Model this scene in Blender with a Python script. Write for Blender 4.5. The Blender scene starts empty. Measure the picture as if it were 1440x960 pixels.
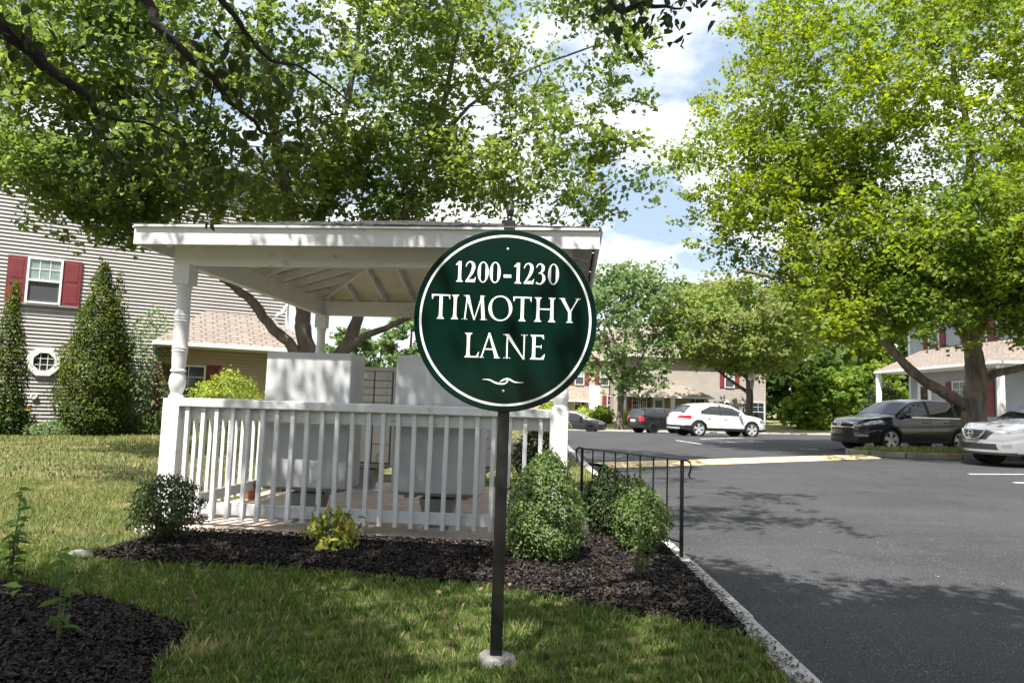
import bpy, math, random
import numpy as np
from mathutils import Matrix, Vector
R = math.radians
SC = bpy.context.scene
COL = SC.collection
random.seed(7)

# ---------------------------------------------------------------- camera
EYE = np.array([0.0, 0.0, 1.15]); FPX = 960.0
PITCH, ROLL = 5.2, 1.8
CM = Matrix.Rotation(R(90 + PITCH), 3, 'X') @ Matrix.Rotation(R(ROLL), 3, 'Z')
CMN = np.array(CM)
cam_d = bpy.data.cameras.new('camera'); cam = bpy.data.objects.new('camera', cam_d); COL.objects.link(cam)
cam.matrix_world = Matrix.Translation(Vector(EYE)) @ CM.to_4x4()
cam_d.sensor_width = 36; cam_d.lens = 24; cam_d.clip_end = 2000; cam_d.clip_start = 0.02
cam_d.dof.use_dof = True; cam_d.dof.focus_distance = 3.3; cam_d.dof.aperture_fstop = 8.0
SC.camera = cam

def ray(px, py): return CMN @ np.array([(px - 720) / FPX, (480 - py) / FPX, -1.0])
def G(px, py, z=0.0):
    d = ray(px, py); return EYE + d * ((z - EYE[2]) / d[2])
def D(px, py, Y):
    d = ray(px, py); return EYE + d * (Y / d[1])

# ---------------------------------------------------------------- mesh helpers
class MB:
    def __init__(s): s.v = []; s.f = []; s.smooth = False
    def add(s, vs, fs):
        n = len(s.v); s.v.extend([tuple(map(float, p)) for p in vs]); s.f.extend([tuple(i + n for i in f) for f in fs]); return s
    def box(s, c, d, rz=0.0, m=None):
        x, y, z = [k / 2 for k in d]
        p = [Vector((a * x, b * y, e * z)) for e in (-1, 1) for b in (-1, 1) for a in (-1, 1)]
        rot = m if m is not None else Matrix.Rotation(rz, 3, 'Z')
        p = [rot @ q + Vector(c) for q in p]
        return s.add(p, [(0, 2, 3, 1), (4, 5, 7, 6), (0, 1, 5, 4), (1, 3, 7, 5), (3, 2, 6, 7), (2, 0, 4, 6)])
    def bar(s, a, b, w, h, up=(0, 0, 1)):
        a = Vector(a); b = Vector(b); d = (b - a); L = d.length; d.normalize()
        u = Vector(up); sx = d.cross(u)
        if sx.length < 1e-4: sx = d.cross(Vector((1, 0, 0)))
        sx.normalize(); u = sx.cross(d)
        m = Matrix((d, sx, u)).transposed()
        return s.box((a + b) / 2, (L, w, h), m=m)
    def tube(s, pts, rad, n=8, cap=True):
        pts = [Vector(p) for p in pts]; k = len(pts)
        if not hasattr(rad, '__len__'): rad = [rad] * k
        vs = []; ref = Vector((0.13, 0.31, 0.94)).normalized()
        for i, p in enumerate(pts):
            t = (pts[min(i + 1, k - 1)] - pts[max(i - 1, 0)]).normalized()
            a = t.cross(ref)
            if a.length < 0.1: a = t.cross(Vector((1, 0, 0)))
            a.normalize(); b = t.cross(a)
            for j in range(n):
                q = 2 * math.pi * j / n
                vs.append(p + (a * math.cos(q) + b * math.sin(q)) * rad[i])
        fs = [(i * n + j, i * n + (j + 1) % n, (i + 1) * n + (j + 1) % n, (i + 1) * n + j) for i in range(k - 1) for j in range(n)]
        if cap: fs += [tuple(range(n - 1, -1, -1)), tuple((k - 1) * n + j for j in range(n))]
        s.smooth = True
        return s.add(vs, fs)
    def lathe(s, prof, n=24, c=(0, 0, 0), axis='z', cap=True):
        vs = []
        for r, h in prof:
            for j in range(n):
                q = 2 * math.pi * j / n; a, b = r * math.cos(q), r * math.sin(q)
                p = (a, b, h) if axis == 'z' else ((a, h, b) if axis == 'y' else (h, a, b))
                vs.append((p[0] + c[0], p[1] + c[1], p[2] + c[2]))
        k = len(prof)
        fs = [(i * n + j, i * n + (j + 1) % n, (i + 1) * n + (j + 1) % n, (i + 1) * n + j) for i in range(k - 1) for j in range(n)]
        if cap: fs += [tuple(range(n - 1, -1, -1)), tuple((k - 1) * n + j for j in range(n))]
        s.smooth = True
        return s.add(vs, fs)
    def prism(s, poly, z0, z1, tf=None):
        n = len(poly); vs = [(x, y, z0) for x, y in poly] + [(x, y, z1) for x, y in poly]
        if tf: vs = [tf(p) for p in vs]
        return s.add(vs, [tuple(range(n - 1, -1, -1)), tuple(range(n, 2 * n))] + [(i, (i + 1) % n, n + (i + 1) % n, n + i) for i in range(n)])
    def build(s, name, mat, parent=None, bevel=0, smooth=None, loc=None):
        me = bpy.data.meshes.new(name); me.from_pydata(s.v, [], s.f); me.validate()
        return link(name, me, mat, parent, bevel, s.smooth if smooth is None else smooth, loc)

def link(name, me, mat, parent=None, bevel=0, smooth=False, loc=None):
    for m in (mat if isinstance(mat, (list, tuple)) else [mat]): me.materials.append(m)
    o = bpy.data.objects.new(name, me); COL.objects.link(o)
    if parent is not None: o.parent = parent
    if loc is not None: o.location = loc
    if smooth:
        me.polygons.foreach_set('use_smooth', [True] * len(me.polygons))
        md = o.modifiers.new('edges', 'EDGE_SPLIT'); md.split_angle = R(40)
    if bevel:
        md = o.modifiers.new('bevel', 'BEVEL'); md.width = bevel; md.segments = 2; md.limit_method = 'ANGLE'
    return o

def fast(name, verts, faces, mat, parent=None, smooth=False, loc=None):
    verts = np.asarray(verts, np.float32); faces = np.asarray(faces, np.int32)
    me = bpy.data.meshes.new(name); n, k = faces.shape
    me.vertices.add(len(verts)); me.vertices.foreach_set('co', verts.ravel())
    me.loops.add(n * k); me.loops.foreach_set('vertex_index', faces.ravel())
    me.polygons.add(n); me.polygons.foreach_set('loop_start', np.arange(0, n * k, k, dtype=np.int32))
    me.update(calc_edges=True)
    me.materials.append(mat)
    if smooth: me.polygons.foreach_set('use_smooth', [True] * n)
    o = bpy.data.objects.new(name, me); COL.objects.link(o)
    if parent is not None: o.parent = parent
    if loc is not None: o.location = loc
    return o

def tag(o, label, cat, group=None):
    o['label'] = label; o['category'] = cat
    if group: o['group'] = group
    return o
def thing(name, label, cat, loc=(0, 0, 0), rz=0.0, group=None):
    o = bpy.data.objects.new(name, None); COL.objects.link(o); o.empty_display_size = 0.2
    o.location = loc; o.rotation_euler = (0, 0, rz)
    return tag(o, label, cat, group)
def struct(o): o['kind'] = 'structure'; return o
def stuff(o): o['kind'] = 'stuff'; return o
KIDS = {}
def copy_tree(o, parent=None):
    c = o.copy(); COL.objects.link(c)
    if parent is not None: c.parent = parent
    for ch in list(o.children): copy_tree(ch, c)
    return c

# ---------------------------------------------------------------- materials
def newmat(name):
    m = bpy.data.materials.new(name); m.use_nodes = True
    nt = m.node_tree; return m, nt, nt.nodes['Principled BSDF']
def nn(nt, typ, **kw):
    n = nt.nodes.new(typ)
    for k, v in kw.items():
        if k in n.inputs: n.inputs[k].default_value = v
        else: setattr(n, k, v)
    return n
def col4(c): return (c[0], c[1], c[2], 1)
def mixc(nt, fac, a, b):
    n = nt.nodes.new('ShaderNodeMix'); n.data_type = 'RGBA'
    for i, v in ((0, fac), (6, a), (7, b)):
        if hasattr(v, 'links'): nt.links.new(v, n.inputs[i])
        else: n.inputs[i].default_value = v if i == 0 else col4(v)
    return n.outputs[2]
def noise(nt, scale, detail=4, rough=0.6, coord='Object', sx=None):
    tc = nt.nodes.new('ShaderNodeTexCoord'); n = nn(nt, 'ShaderNodeTexNoise', Scale=scale, Detail=detail, Roughness=rough)
    if sx:
        mp = nt.nodes.new('ShaderNodeMapping'); mp.inputs['Scale'].default_value = sx
        nt.links.new(tc.outputs[coord], mp.inputs[0]); nt.links.new(mp.outputs[0], n.inputs['Vector'])
    else: nt.links.new(tc.outputs[coord], n.inputs['Vector'])
    return n.outputs['Fac']
def ramp(nt, sock, a, b):
    n = nt.nodes.new('ShaderNodeMapRange'); n.inputs[1].default_value = a; n.inputs[2].default_value = b
    nt.links.new(sock, n.inputs[0]); return n.outputs[0]
def pm(name, c1, c2=None, scale=5, rough=0.6, bump=0, bscale=None, metallic=0, spec=0.5, coat=0, lo=0.35, hi=0.65, sx=None, c3=None, s3=40, t3=(0.6, 0.7)):
    m, nt, b = newmat(name)
    b.inputs['Roughness'].default_value = rough; b.inputs['Metallic'].default_value = metallic
    b.inputs['Specular IOR Level'].default_value = spec; b.inputs['Coat Weight'].default_value = coat; b.inputs['Coat Roughness'].default_value = 0.04
    if c2 is None: b.inputs['Base Color'].default_value = col4(c1)
    else:
        out = mixc(nt, ramp(nt, noise(nt, scale, sx=sx), lo, hi), c1, c2)
        if c3 is not None: out = mixc(nt, ramp(nt, noise(nt, s3, 2, 0.5), *t3), out, c3)
        nt.links.new(out, b.inputs['Base Color'])
    if bump:
        bp = nn(nt, 'ShaderNodeBump', Strength=bump, Distance=0.02)
        nt.links.new(noise(nt, bscale or scale * 6, 5, 0.7, sx=sx), bp.inputs['Height']); nt.links.new(bp.outputs[0], b.inputs['Normal'])
    return m
def leafmat(name, a, b, trans=0.45, c=None, gloss=0.2, ns=0.5):
    gloss = min(gloss, .30) if gloss >= .4 else min(gloss, .18)
    m, nt, p = newmat(name)
    g = nt.nodes.new('ShaderNodeNewGeometry')
    cc = mixc(nt, g.outputs['Random Per Island'], a, b)
    f = ramp(nt, noise(nt, ns, 3, 0.5), 0.42, 0.62)
    if c is not None: cc = mixc(nt, f, cc, c)
    nt.links.new(cc, p.inputs['Base Color']); p.inputs['Roughness'].default_value = 0.55
    p.inputs['Specular IOR Level'].default_value = gloss
    t = nt.nodes.new('ShaderNodeBsdfTranslucent')
    hs = nn(nt, 'ShaderNodeHueSaturation', Hue=0.485, Saturation=1.15, Value=1.5); nt.links.new(cc, hs.inputs['Color']); nt.links.new(hs.outputs[0], t.inputs[0])
    mx = nt.nodes.new('ShaderNodeMixShader'); mx.inputs[0].default_value = trans
    nt.links.new(p.outputs[0], mx.inputs[1]); nt.links.new(t.outputs[0], mx.inputs[2])
    nt.links.new(mx.outputs[0], nt.nodes['Material Output'].inputs[0])
    return m

M = {}
M['white'] = pm('white_paint', (.62, .62, .615), (.69, .69, .695), 3, .55, .25, 60, c3=(.38, .37, .32), s3=9, t3=(.64, .80))
M['white_clean'] = pm('white_trim', (.78, .78, .76), (.84, .84, .83), 4, .45)
M['soffit'] = pm('ceiling_board', (.66, .57, .47), (.74, .66, .56), 6, .7, .2, 40, c3=(.30, .24, .18), s3=22, t3=(.68, .78))
M['shingle_dark'] = pm('dark_shingle', (.05, .047, .05), (.11, .10, .10), 9, .9, .6, 60)
M['concrete'] = pm('concrete', (.44, .36, .29), (.56, .47, .39), 4, .85, .3, 70, c3=(.24, .21, .18), s3=9, t3=(.60, .75))
M['curb'] = pm('curb_concrete', (.33, .32, .30), (.47, .46, .43), 6, .85, .5, 60, c3=(.17, .16, .15), s3=11, t3=(.58, .74))
M['box_grey'] = pm('mailbox_grey', (.48, .49, .495), (.55, .56, .565), 5, .42, .05, 200)
M['box_tan'] = pm('mailbox_putty', (.52, .50, .46), (.58, .56, .52), 5, .45)
M['box_line'] = pm('mailbox_gap', (.10, .095, .09), None)
M['ped'] = pm('pedestal_grey', (.22, .22, .22), (.28, .28, .27), 8, .5)
M['dark_green'] = pm('sign_green', (.0018, .0125, .0085), (.0024, .0155, .0105), 3, .16, spec=.26)
M['white_vinyl'] = pm('white_vinyl', (.78, .80, .80), (.84, .85, .85), 20, .4)
M['black_metal'] = pm('black_metal', (.006, .006, .007), (.014, .013, .014), 14, .4, .1, 90)
M['chrome'] = pm('chrome', (.7, .7, .72), None, rough=.15, metallic=1)
M['steel'] = pm('steel', (.5, .5, .5), None, rough=.35, metallic=1)
M['terracotta'] = pm('terracotta', (.30, .11, .055), (.38, .16, .09), 12, .8)
M['soil'] = pm('soil', (.03, .02, .015), (.06, .04, .03), 30, .95)
M['bark'] = pm('bark', (.07, .052, .04), (.16, .13, .105), 7, .9, .9, 26, sx=(1, 1, .25))
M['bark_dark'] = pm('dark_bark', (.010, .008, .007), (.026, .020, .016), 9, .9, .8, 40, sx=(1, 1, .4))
M['bark_b'] = pm('maple_bark', (.085, .066, .05), (.24, .20, .16), 5, .9, 1.0, 16, sx=(1, 1, .22))
M['stem'] = pm('plant_stem', (.06, .075, .025), (.10, .09, .04), 20, .7)
M['twig'] = pm('dry_twig', (.13, .085, .055), (.22, .16, .11), 30, .8)
M['leaf_a'] = leafmat('maple_leaf', (.115, .175, .04), (.20, .26, .07), .58, (.10, .16, .045), .4)
M['leaf_b'] = leafmat('sunny_maple_leaf', (.14, .21, .028), (.25, .31, .048), .58, (.12, .195, .035), .4)
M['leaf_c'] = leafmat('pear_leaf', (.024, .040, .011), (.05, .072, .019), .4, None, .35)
M['leaf_d'] = leafmat('young_maple_leaf', (.12, .19, .075), (.19, .27, .11), .45, None, .3)
M['leaf_e'] = leafmat('cherry_leaf', (.15, .24, .06), (.27, .33, .10), .54, (.21, .23, .09), .3)
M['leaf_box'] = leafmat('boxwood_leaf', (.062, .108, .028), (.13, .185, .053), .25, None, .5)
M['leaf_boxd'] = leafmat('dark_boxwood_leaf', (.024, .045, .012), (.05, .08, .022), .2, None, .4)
M['leaf_arb'] = leafmat('arborvitae_spray', (.06, .09, .014), (.13, .16, .025), .3, (.045, .075, .014), .2, 2.0)
M['leaf_lime'] = leafmat('lime_shrub_leaf', (.22, .31, .045), (.34, .40, .08), .4, None, .3)
M['leaf_hedge'] = leafmat('hedge_leaf', (.17, .26, .038), (.27, .35, .065), .5, (.10, .18, .03), .3, .7)
M['leaf_wood'] = leafmat('woodland_leaf', (.045, .085, .02), (.095, .15, .034), .4, (.03, .06, .016), .3, .25)
M['leaf_yel'] = leafmat('variegated_leaf', (.24, .26, .045), (.40, .36, .08), .35, (.14, .20, .04), .3, 9)
M['leaf_weed'] = leafmat('weed_leaf', (.07, .13, .03), (.12, .19, .05), .4, None, .3)
M['petal'] = pm('yellow_petal', (.65, .33, .015), (.75, .48, .03), 30, .6)
M['petal_red'] = pm('pink_bud', (.45, .10, .07), None)
M['maroon'] = pm('maroon_shutter', (.16, .022, .028), (.20, .032, .038), 4, .5)
M['glass'] = pm('window_glass', (.03, .04, .045), None, rough=.06, spec=.8)
M['screen'] = pm('insect_screen', (.045, .05, .055), (.065, .07, .075), 60, .6)
M['curtain'] = pm('curtain_glass', (.20, .27, .27), (.28, .36, .35), 9, .12, spec=.8)
def siding_mat(name, c1, c2, period=None, depth=.4, zs=None):
    m, nt, b = newmat(name)
    nt.links.new(mixc(nt, ramp(nt, noise(nt, .8, 4, .6), .35, .65), c1, c2), b.inputs['Base Color']); b.inputs['Roughness'].default_value = .6
    return m
M['side_taupe'] = siding_mat('taupe_siding', (.335, .318, .312), (.395, .378, .37))
M['side_tan'] = siding_mat('tan_siding', (.33, .295, .262), (.385, .345, .31))
M['side_tan_porch'] = siding_mat('buff_siding', (.38, .325, .27), (.43, .375, .32))
M['side_buff'] = siding_mat('warm_buff_siding', (.50, .395, .28), (.56, .45, .33))
M['side_blue'] = siding_mat('blue_grey_siding', (.33, .355, .39), (.39, .415, .45))
def shingle_mat(name, c1, c2, c3, sc):
    m, nt, b = newmat(name)
    tc = nt.nodes.new('ShaderNodeTexCoord'); br = nn(nt, 'ShaderNodeTexBrick', Scale=1.0); br.offset = .37
    br.inputs['Color1'].default_value = col4(c1); br.inputs['Color2'].default_value = col4(c2); br.inputs['Mortar'].default_value = col4(c3)
    br.inputs['Mortar Size'].default_value = .02; br.inputs['Brick Width'].default_value = .33; br.inputs['Row Height'].default_value = .14; br.inputs['Bias'].default_value = 0.1
    nt.links.new(tc.outputs['UV'], br.inputs[0])
    o = mixc(nt, ramp(nt, noise(nt, 60, 3), .3, .7), (0, 0, 0), (1, 1, 1))
    mx = nt.nodes.new('ShaderNodeMix'); mx.data_type = 'RGBA'; mx.blend_type = 'OVERLAY'; mx.inputs[0].default_value = .35
    nt.links.new(br.outputs[0], mx.inputs[6]); nt.links.new(o, mx.inputs[7]); nt.links.new(mx.outputs[2], b.inputs['Base Color'])
    b.inputs['Roughness'].default_value = .9
    bp = nn(nt, 'ShaderNodeBump', Strength=.5, Distance=.01); nt.links.new(br.outputs['Fac'], bp.inputs['Height']); bp.invert = True; nt.links.new(bp.outputs[0], b.inputs['Normal'])
    return m
M['shingle_tan'] = shingle_mat('tan_shingle', (.205, .172, .152), (.275, .232, .206), (.105, .085, .072), 1)  # dark gap colour paints in the shadow dashes between the shingle courses
M['shingle_far'] = shingle_mat('far_tan_shingle', (.22, .185, .15), (.27, .23, .19), (.15, .125, .10), 1)
M['shingle_brown'] = shingle_mat('brown_shingle', (.20, .165, .14), (.26, .22, .19), (.12, .10, .085), 1)

# asphalt
def asphalt():
    m, nt, b = newmat('asphalt')
    base = mixc(nt, ramp(nt, noise(nt, .55, 5, .65), .35, .68), (.025, .0258, .030), (.041, .042, .0465))
    streak = mixc(nt, ramp(nt, noise(nt, .5, 6, .7, sx=(.45, 2.6, 1)), .50, .72), base, (.050, .049, .0485))
    speck = mixc(nt, ramp(nt, noise(nt, 95, 2, .6), .60, .68), streak, (.19, .185, .18))
    dk = mixc(nt, ramp(nt, noise(nt, 60, 2, .5), .63, .70), speck, (.02, .02, .022))
    deb = mixc(nt, ramp(nt, noise(nt, 17, 3, .55), .735, .765), dk, (.36, .34, .31))
    vr = nt.nodes.new('ShaderNodeTexVoronoi'); vr.feature = 'DISTANCE_TO_EDGE'; vr.inputs['Scale'].default_value = .23
    tcv = nt.nodes.new('ShaderNodeTexCoord'); wob = nt.nodes.new('ShaderNodeTexNoise'); wob.inputs['Scale'].default_value = 1.3; wob.inputs['Detail'].default_value = 5
    nt.links.new(tcv.outputs['Object'], wob.inputs['Vector']); av = nt.nodes.new('ShaderNodeVectorMath'); av.operation = 'MULTIPLY_ADD'; nt.links.new(wob.outputs['Color'], av.inputs[0]); av.inputs[1].default_value = (1.3, 1.3, 0); nt.links.new(tcv.outputs['Object'], av.inputs[2]); nt.links.new(av.outputs[0], vr.inputs['Vector'])
    crk = nt.nodes.new('ShaderNodeMapRange'); crk.inputs[1].default_value = .0; crk.inputs[2].default_value = .0045; crk.inputs[3].default_value = .6; crk.inputs[4].default_value = 0; nt.links.new(vr.outputs['Distance'], crk.inputs[0])
    deb = mixc(nt, crk.outputs[0], deb, (.012, .012, .013))
    oil = mixc(nt, ramp(nt, noise(nt, .9, 3, .5), .66, .74), deb, (.016, .016, .018)); deb = oil
    nt.links.new(deb, b.inputs['Base Color']); b.inputs['Roughness'].default_value = .82; b.inputs['Specular IOR Level'].default_value = .3
    bp = nn(nt, 'ShaderNodeBump', Strength=.5, Distance=.006); nt.links.new(noise(nt, 120, 3, .7), bp.inputs['Height']); nt.links.new(bp.outputs[0], b.inputs['Normal'])
    return m
M['asphalt'] = asphalt()
def worn(name, c, t):
    m, nt, b = newmat(name)
    nt.links.new(mixc(nt, ramp(nt, noise(nt, 7, 6, .75), *t), c, (.075, .073, .072)), b.inputs['Base Color']); b.inputs['Roughness'].default_value = .75
    return m
M['yellow_line'] = worn('yellow_paint', (.66, .49, .25), (.54, .70))
M['white_line'] = worn('white_line_paint', (.66, .66, .64), (.52, .66))
M['soilgrass'] = pm('turf_soil', (.085, .075, .035), (.14, .115, .055), 6, .95, .4, 60, c3=(.055, .065, .022), s3=2.2, t3=(.45, .6))
M['far_lawn'] = pm('far_turf', (.22, .20, .085), (.13, .16, .05), .7, .95, .4, 12, c3=(.28, .24, .12), s3=3.5, t3=(.5, .7))
M['mulch'] = pm('mulch', (.012, .009, .008), (.030, .023, .020), 40, .95, .9, 90)
M['chip'] = leafmat('mulch_chip', (.007, .006, .0055), (.055, .044, .038), 0.0, None, .25)
def grassmat():
    m = leafmat('grass_blade', (.06, .125, .022), (.125, .195, .044), .35, None, .25)
    nt = m.node_tree; p = nt.nodes['Principled BSDF']
    src = p.inputs['Base Color'].links[0].from_socket
    g = nt.nodes.new('ShaderNodeNewGeometry')
    # dry patches follow the place on the lawn
    f1 = ramp(nt, noise(nt, 1.1, 4, .6), .57, .72)
    tcg = nt.nodes.new('ShaderNodeTexCoord'); sx_ = nt.nodes.new('ShaderNodeSeparateXYZ'); nt.links.new(tcg.outputs['Object'], sx_.inputs[0])
    sun_baked = nt.nodes.new('ShaderNodeMapRange'); sun_baked.inputs[1].default_value = 4.6; sun_baked.inputs[2].default_value = 7.5; sun_baked.inputs[3].default_value = 0; sun_baked.inputs[4].default_value = .30
    nt.links.new(sx_.outputs[1], sun_baked.inputs[0])
    fa = nt.nodes.new('ShaderNodeMath'); fa.operation = 'ADD'; nt.links.new(f1, fa.inputs[0]); nt.links.new(sun_baked.outputs[0], fa.inputs[1]); f1 = fa.outputs[0]
    r2 = nt.nodes.new('ShaderNodeMath'); r2.operation = 'MULTIPLY_ADD'; nt.links.new(g.outputs['Random Per Island'], r2.inputs[0]); r2.inputs[1].default_value = 0.9; r2.inputs[2].default_value = -.42
    ad = nt.nodes.new('ShaderNodeMath'); ad.operation = 'ADD'; ad.use_clamp = True; nt.links.new(f1, ad.inputs[0]); nt.links.new(r2.outputs[0], ad.inputs[1])
    o = mixc(nt, ad.outputs[0], (0, 0, 0), (.48, .44, .20))
    mx = o.node; nt.links.new(src, mx.inputs[6])
    nt.links.new(o, p.inputs['Base Color'])
    for n in nt.nodes:
        if n.type == 'HUE_SAT': nt.links.new(o, n.inputs['Color'])
    return m

M['grass'] = grassmat()
M['dead_leaf'] = leafmat('fallen_leaf', (.13, .075, .04), (.22, .15, .09), .1)

M['dead_leaf_dark'] = leafmat('litter', (.03, .022, .016), (.13, .09, .06), .1)
# ---------------------------------------------------------------- light
SUN_EL, SUN_AZ = 61.0, 28.0        # azimuth: towards the left and behind the camera
Ld = Vector((-math.sin(R(SUN_AZ)) * math.cos(R(SUN_EL)), -math.cos(R(SUN_AZ)) * math.cos(R(SUN_EL)), math.sin(R(SUN_EL))))
sd = bpy.data.lights.new('sun', 'SUN'); sd.energy = 5.0; sd.angle = R(.53); sd.color = (1, .95, .87)
so = bpy.data.objects.new('sun', sd); COL.objects.link(so); so.rotation_euler = Ld.to_track_quat('Z', 'Y').to_euler(); so.location = (0, 0, 30)
W = bpy.data.worlds.new('World'); SC.world = W; W.use_nodes = True
nt = W.node_tree; bg = nt.nodes['Background']; bg.inputs[1].default_value = .058
sky = nt.nodes.new('ShaderNodeTexSky'); sky.sky_type = 'NISHITA'; sky.sun_disc = False
sky.sun_elevation = R(SUN_EL); sky.sun_rotation = R(180 + SUN_AZ); sky.air_density = 1.0; sky.dust_density = 1.5; sky.ozone_density = 1.5
tc = nt.nodes.new('ShaderNodeTexCoord')
sep = nt.nodes.new('ShaderNodeSeparateXYZ'); nt.links.new(tc.outputs['Generated'], sep.inputs[0])
def mth(op, a, b, c=None):
    n = nt.nodes.new('ShaderNodeMath'); n.operation = op
    for i, v in enumerate((a, b, c)):
        if v is None: continue
        if hasattr(v, 'links'): nt.links.new(v, n.inputs[i])
        else: n.inputs[i].default_value = v
    return n.outputs[0]
zz = mth('ADD', mth('MAXIMUM', sep.outputs[2], 0.0), .22)
cmb = nt.nodes.new('ShaderNodeCombineXYZ'); nt.links.new(mth('DIVIDE', sep.outputs[0], zz), cmb.inputs[0]); nt.links.new(mth('DIVIDE', sep.outputs[1], zz), cmb.inputs[1])
off = nt.nodes.new('ShaderNodeVectorMath'); off.operation = 'ADD'; nt.links.new(cmb.outputs[0], off.inputs[0]); off.inputs[1].default_value = (3.7, 8.1, 0)
cn = nn(nt, 'ShaderNodeTexNoise', Scale=2.1, Detail=7, Roughness=.55); nt.links.new(off.outputs[0], cn.inputs['Vector'])
cf = ramp(nt, cn.outputs['Fac'], .43, .60)
hz = ramp(nt, sep.outputs[2], .02, .22)
pale = mixc(nt, hz, (9.0, 9.5, 10.0), (0, 0, 0)); nt.links.new(mixc(nt, .42, (0, 0, 0), (7.6, 9.2, 11.0)), pale.node.inputs[7])
mm = pale.node.inputs[7].links[0].from_node; nt.links.new(sky.outputs[0], mm.inputs[6])
hz.node.inputs[3].default_value = .25
cl = mixc(nt, cf, (0, 0, 0), (11.6, 11.7, 11.9)); nt.links.new(pale, cl.node.inputs[6])
nt.links.new(cl, bg.inputs[0])
SC.view_settings.view_transform = 'Standard'; SC.view_settings.look = 'None'; SC.view_settings.gamma = 1; SC.view_settings.exposure = 1.28
SC.view_settings.use_curve_mapping = False
SC.render.engine = 'CYCLES'
SC.cycles.max_bounces = 8; SC.cycles.transparent_max_bounces = 6; SC.cycles.diffuse_bounces = 4; SC.cycles.glossy_bounces = 3; SC.cycles.transmission_bounces = 4
SC.cycles.use_denoising = True; SC.cycles.sample_clamp_indirect = 6
# ---------------------------------------------------------------- terrain
def sp(t): return np.log1p(np.exp(np.clip(t, -40, 40)))
def road_z(x, y): return -0.13 + 0.014 * np.clip(x, -5, 40) + 0.0 * y - 0.03 * sp(np.asarray(y, float) - 30)
def lawn_z(x, y): return -0.05 - 0.03 * sp(np.asarray(y, float) - 30) + 0.0 * x
def curb_x(y): return 1.30 + 0.02 * y
def sstep(a, b, t):
    u = np.clip((t - a) / (b - a), 0, 1); return u * u * (3 - 2 * u)
FAR_Y = 50.0
def far_z(x, y):
    b = road_z(x, FAR_Y) + .10; return b + (-.1 + .006 * np.clip(x, 0, 40) - b) * sstep(FAR_Y + .5, 60, y) + .02 * np.clip(y - 60, 0, 200)
def right_edge(y): return 16.8 + 8.5 * sstep(26, 33, y)
def right_z(x, y): return road_z(np.minimum(x, 25), y) + .1 + .85 * sstep(0, 4.0, x - right_edge(y))
def sheet(name, xs, ys, fz, mat, warp=None):
    X, Y = np.meshgrid(xs, ys)
    if warp is not None: X = warp(X, Y)
    Z = fz(X, Y); nx = len(xs); ny = len(ys)
    v = np.stack([X, Y, Z], -1).reshape(-1, 3)
    i = np.arange(nx - 1)[None] + np.arange(ny - 1)[:, None] * nx
    f = np.stack([i, i + 1, i + nx + 1, i + nx], -1).reshape(-1, 4)
    return struct(fast(name, v, f, mat, smooth=True))
sheet('ground', np.linspace(-900, 900, 10), np.linspace(-900, 900, 10), lambda x, y: -1.6 + 0 * x, M['far_lawn'])
sheet('lawn', np.linspace(0, 1, 30), np.linspace(-12, 80, 90), lawn_z, M['soilgrass'], lambda X, Y: -70 + X * (curb_x(Y) + 70))
sheet('asphalt_road', np.linspace(0, 1, 40), np.linspace(-14, FAR_Y, 65), road_z, M['asphalt'], lambda X, Y: curb_x(Y) + .06 + X * (right_edge(Y) - curb_x(Y) + .0))
sheet('far_lawn', np.linspace(-60, 200, 90), np.linspace(FAR_Y, 330, 120), far_z, M['far_lawn'])
sheet('side_lawn', np.linspace(0, 45, 60), np.linspace(-14, FAR_Y, 80), right_z, M['far_lawn'], lambda X, Y: X + right_edge(Y) + .1)

def curb(name, pts, w, top, drop, seg=1.0):
    mb = MB(); rr = random.Random(3)
    pts = [Vector(p) for p in pts]
    for a, b in zip(pts[:-1], pts[1:]):
        L = (b - a).length; n = max(1, round(L / seg)); d = (b - a) / n
        for k in range(n):
            p = a + d * k; q = a + d * (k + 1); g = (q - p).normalized() * .004
            j = rr.uniform(-.004, .004)
            mb.bar(p + g + Vector((j, 0, top - drop / 2 + j)), q - g + Vector((j, 0, top - drop / 2 + j)), w, drop)
    return struct(mb.build(name, M['curb'], bevel=.012))
ys = list(np.linspace(-6, 50, 40))
curb('curb', [(curb_x(y), y, float(lawn_z(0, y)) + .05) for y in ys], .125, -.025, .22, 1.5)
curb('far_curb', [(x, FAR_Y + .05, float(road_z(x, FAR_Y))) for x in np.linspace(1.5, 27, 12)], .45, .11, .2, 2)
curb('side_curb', [(float(right_edge(y)) + .05, y, float(road_z(right_edge(y), y))) for y in np.linspace(-8, 50, 40)], .18, .11, .2, 2)

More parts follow.
